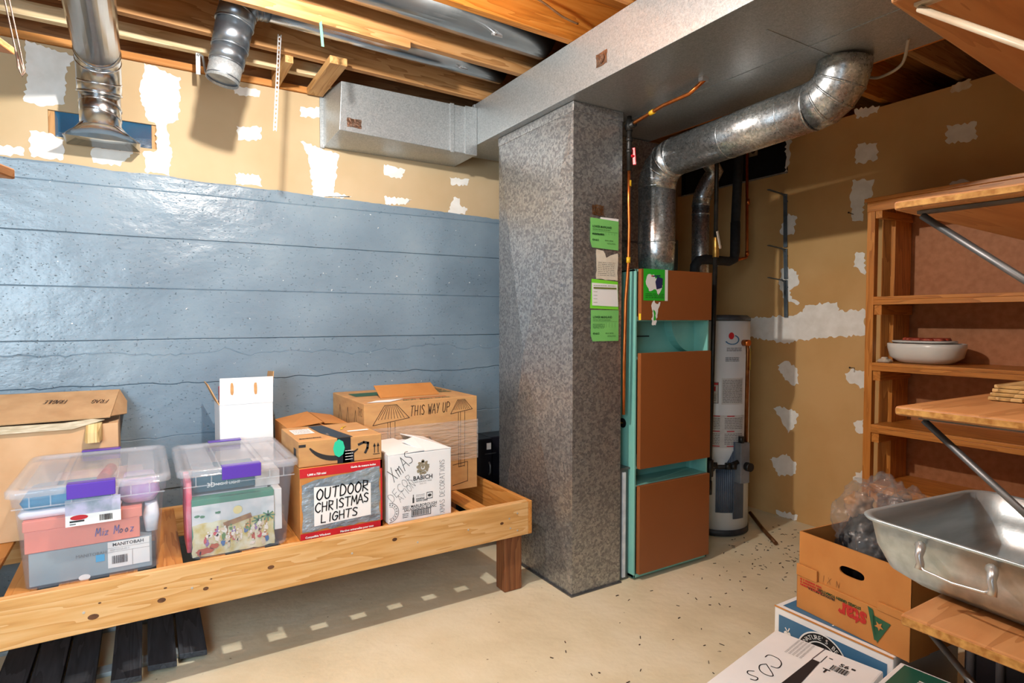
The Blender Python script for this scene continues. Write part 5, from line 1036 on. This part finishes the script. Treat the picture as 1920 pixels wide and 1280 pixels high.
t = thing('tomato_box', 'open orange tomato carton with hand hole on top of the apple box', 'box', (2.235, 1.085, .3365), radians(-6))
hx, hy, h, w = .20, .200, .285, .005
b = B(); b.box(-hx, -hy, 0, hx, hy, w); b.box(hx-w, -hy, w, hx, hy, h); b.box(-hx+w, -hy, w, hx-w, -hy+w, h); b.box(-hx+w, hy-w, w, hx-w, hy, h)
# front wall (x = -hx) with an oval hand hole, built as ring faces
def holed(b, x0_, x1_, yc, zc, ry, rz_, y0_, y1_, z0_, z1_, n=32):
    for xx, flip in ((x0_, False), (x1_, True)):
        inner = []; outer = []
        for i in range(n):
            a = 2*pi*i/n; c_, s_ = cos(a), sin(a)
            inner.append((xx, yc+(abs(c_)**.6)*(1 if c_ > 0 else -1)*ry, zc+(abs(s_)**.9)*(1 if s_ > 0 else -1)*rz_))
            q = 1/max(abs(c_), abs(s_)); ox, oz = c_*q, s_*q
            outer.append((xx, yc+ox*((y1_-yc) if ox > 0 else (yc-y0_)), zc+oz*((z1_-zc) if oz > 0 else (zc-z0_))))
        vi = [b.bm.verts.new(p) for p in inner]; vo = [b.bm.verts.new(p) for p in outer]
        for i in range(n): b._f([vi[i], vo[i], vo[(i+1) % n], vi[(i+1) % n]])
holed(b, -hx, -hx+w, -.005, .205, .045, .016, -hy, hy, w, h)
obj('carton_body', b, CARD_O, t, False)
b = B(); b.box(-hx-.006, -hy-.004, 0.0, -hx-.001, hy+.004, .125); b.box(-hx-.006, -hy-.004, 0, -hx+.1, -hy-.0005, .125); b.box(-hx-.006, hy+.0005, 0, -hx+.1, hy+.004, .125); b.box(-hx-.009, hy-.08, .125-.002, -hx-.003, hy+.004, .165); b.box(-hx-.009, -hy-.004, .123, -hx-.003, -hy+.10, .150); obj('outer_tray', b, CARD_O, t, False, bevel=.001)
fr = Fr((-hx-.0065, hy, 0), (0, -1, 0), (0, 0, 1), .0008)
text('star', .075, fr, .265, .092, plain('red_logo', '#B8241C', .5), t, False, rot=pi, k=2, bold=.003, sx=.85)
text('STOKES GREEN TOMATOES', .013, fr, .245, .106, GT, t, False, rot=pi, k=2, bold=.0005)
text('PRODUCE OF U.S.A.', .012, fr, .15, .095, INK, t, False, rot=pi, k=2, bold=.0005)
s = B(); fr.scribble(s, .012, .088, .10, .118, 3, .006, 2); obj('red_print', s, plain('red_logo', '#B8241C', .5), t, False)
s = B()
tri_o = [(.262, .118), (.345, .095), (.302, .012)]
fr.poly(s, [(.268, .122), (.285, .118), (.305, .055), (.300, .02), (.292, .02)], 2); fr.poly(s, [(.285, .10), (.345, .094), (.302, .014), (.290, .05)], 2); obj('triangle_emblem', s, plain('dark_green_logo', '#1F5A3C', .5), t, False)
s = B(); pts = []
for i in range(10):
    a = radians(90+36*i+180); r_ = .016 if i % 2 == 0 else .007; pts.append((.308+r_*cos(a), .072+r_*sin(a)))
fr.poly(s, pts, 4); obj('star_emblem', s, CARD_O, t, False)
fr = Fr((-hx-.0005, hy, 0), (0, -1, 0), (0, 0, 1), .0008); hand('1 XZN', fr, .095, .135, .022, .0012, plain('pencil_brown', '#7A4E2A', .6), t, False, sx=.8)
# bag of cables in the tomato box
def lumpy(c, rx, ry, rz_, seed, amp=.16, n=5, sub=3):
    bm = bmesh.new(); bmesh.ops.create_icosphere(bm, subdivisions=sub+2, radius=1)
    from mathutils import noise as mn
    for v in bm.verts:
        p = v.co.copy(); k = 1+amp*mn.noise(p*2.0+Vector((seed, 0, 0)))+amp*.6*abs(mn.noise(p*5+Vector((seed, 3, 0))))+amp*.25*mn.noise(p*12)
        v.co = Vector((c[0]+p.x*rx*k, c[1]+p.y*ry*k, c[2]+p.z*rz_*k))
    for f in bm.faces: f.smooth = True
    return bm
t = thing('plastic_bag', 'crumpled clear plastic bag of black items in the tomato carton', 'bag', (2.24, 1.11, .345))
obj('bag_film', lumpy((2.235, 1.12, .625), .140, .130, .195, 3.0, .30), clear('bag_film', '#A8A8AA', .20, .12, .8, 18), t)
obj('bag_film', lumpy((2.33, 1.05, .70), .09, .07, .09, 8.0, .3), clear('bag_film', '#A8A8AA', .20, .12, .8, 18), t)
tag(obj('black_cloth_bundle', lumpy((2.225, 1.115, .55), .125, .115, .155, 5.0, .25), noise_mat('black_stuff', '#0E0F12', '#23262B', 14, .35, bstr=.6, bscale=30)), 'black tangled bundle inside the plastic bag', 'bundle')
tag(obj('brown_bundle', lumpy((2.20, 1.17, .73), .05, .045, .045, 6.0, .3, sub=2), noise_mat('brown_stuff', '#8A6A4E', '#A88462', 14, .6)), 'brown item at the top of the plastic bag', 'bundle')
b = B(); b.cyl((2.32, 1.05, .64), (2.33, 1.05, .74), .012, 12); tag(obj('blue_stick', b, plain('cyan_stick', '#2B93A8', .4)), 'small cyan stick inside the plastic bag', 'stick')
# CDs box
t = thing('cd_box', 'white carton with CDS written on its top at the bottom edge', 'box', (1.70, 1.09, .0005), radians(10))
hx, hy, h = .255, .172, .288
b = B(); b.box(-hx, -hy, 0, hx, hy, h); obj('carton_body', b, WCARD, t, False, bevel=.006)
frt = Fr((hx, hy, h), (0, -1, 0), (1, 0, 0), .0008)    # u towards -y (right in view), v away
# x along the width from the far-left corner, y negative towards the camera
def cdp(px, py):
    p = ROOTM[t.name].inverted() @ aZ(px, py, .289); return (hy-p.y, p.x-hx)
for ch, px, py, sz in (('C', 1462, 1236, .075), ('D', 1444, 1254, .062), ('S', 1420, 1266, .052)):
    x_, y_ = cdp(px, py); hand(ch, frt, x_-.02, y_+.02, sz, .0035, INK, t, False, sx=.8, rot=-2.25)
s = B(); 
for i in range(5): frt.scribble(s, .085+i*.012, -.125, .094+i*.012, -.01, 16, .0022, 1, .9)
frt.barcode(s, .225, -.12, .275, -.085, 20, 2); frt.rect(s, .20, -.055, .212, -.05, 1); frt.rect(s, .272, -.07, .284, -.06, 1); frt.rect(s, .19, -.10, .1925, -.045, 1)
obj('small_print', s, INK, t, False)
text('56', .028, frt, .238, -.078, INK, t, False, k=2, bold=.0006); text('T', .035, frt, .21, -.15, INK, t, False, k=2, bold=.001)
b = B(); frt.poly(b, [(.165, -.10), (.19, -.10), (.20, -.34), (.155, -.34)], 1.5); obj('flap_gap', b, noise_mat('gap_dark', '#1B1414', '#2A1E1E', 10, .9), t, False)
s = B(); frt.line(s, [(.165, -.10), (.170, .0)], .0022, 2); obj('flap_seam', s, noise_mat('gap_line', '#4A3038', '#5A4048', 10, .9), t, False)
# green box
t = thing('green_box', 'dark green topped white carton at the bottom right edge', 'box', (1.83, .70, .0005), radians(6))
hx, hy, h = .205, .21, .325
b = B(); b.box(-hx, -hy, 0, hx, hy, h); obj('carton_body', b, WCARD, t, False, bevel=.004)
frt = Fr((hx, hy, h), (0, -1, 0), (1, 0, 0), .0008)
s = B(); frt.rect(s, .014, -.40, .39, -.010, 1); obj('green_panel', s, plain('bottle_green', '#1E5A4A', .45), t, False)
text('REAL BREW', .03, frt, .075, -.07, WPAPER, t, False, k=3, rot=-pi/2+.0, bold=.001); text('PURE', .03, frt, .10, -.06, WPAPER, t, False, k=3, rot=-pi/2, bold=.001)
# black ribbed case behind
t = thing('ribbed_case', 'black ribbed case standing in the shadow under the roasting pan shelf', 'case', (2.35, .62, 0))
b = B(); b.box(2.16, .30, .001, 2.5, .82, .60); obj('case_body', b, noise_mat('case_dark', '#141215', '#221E24', 8, .4), t, bevel=.01)
b = B()
for i in range(7): b.cyl((2.16, .80-i*.075, .02), (2.16, .80-i*.075, .58), .012, 10)
obj('case_ribs', b, noise_mat('case_grey', '#3A383C', '#4A484C', 8, .4), t)
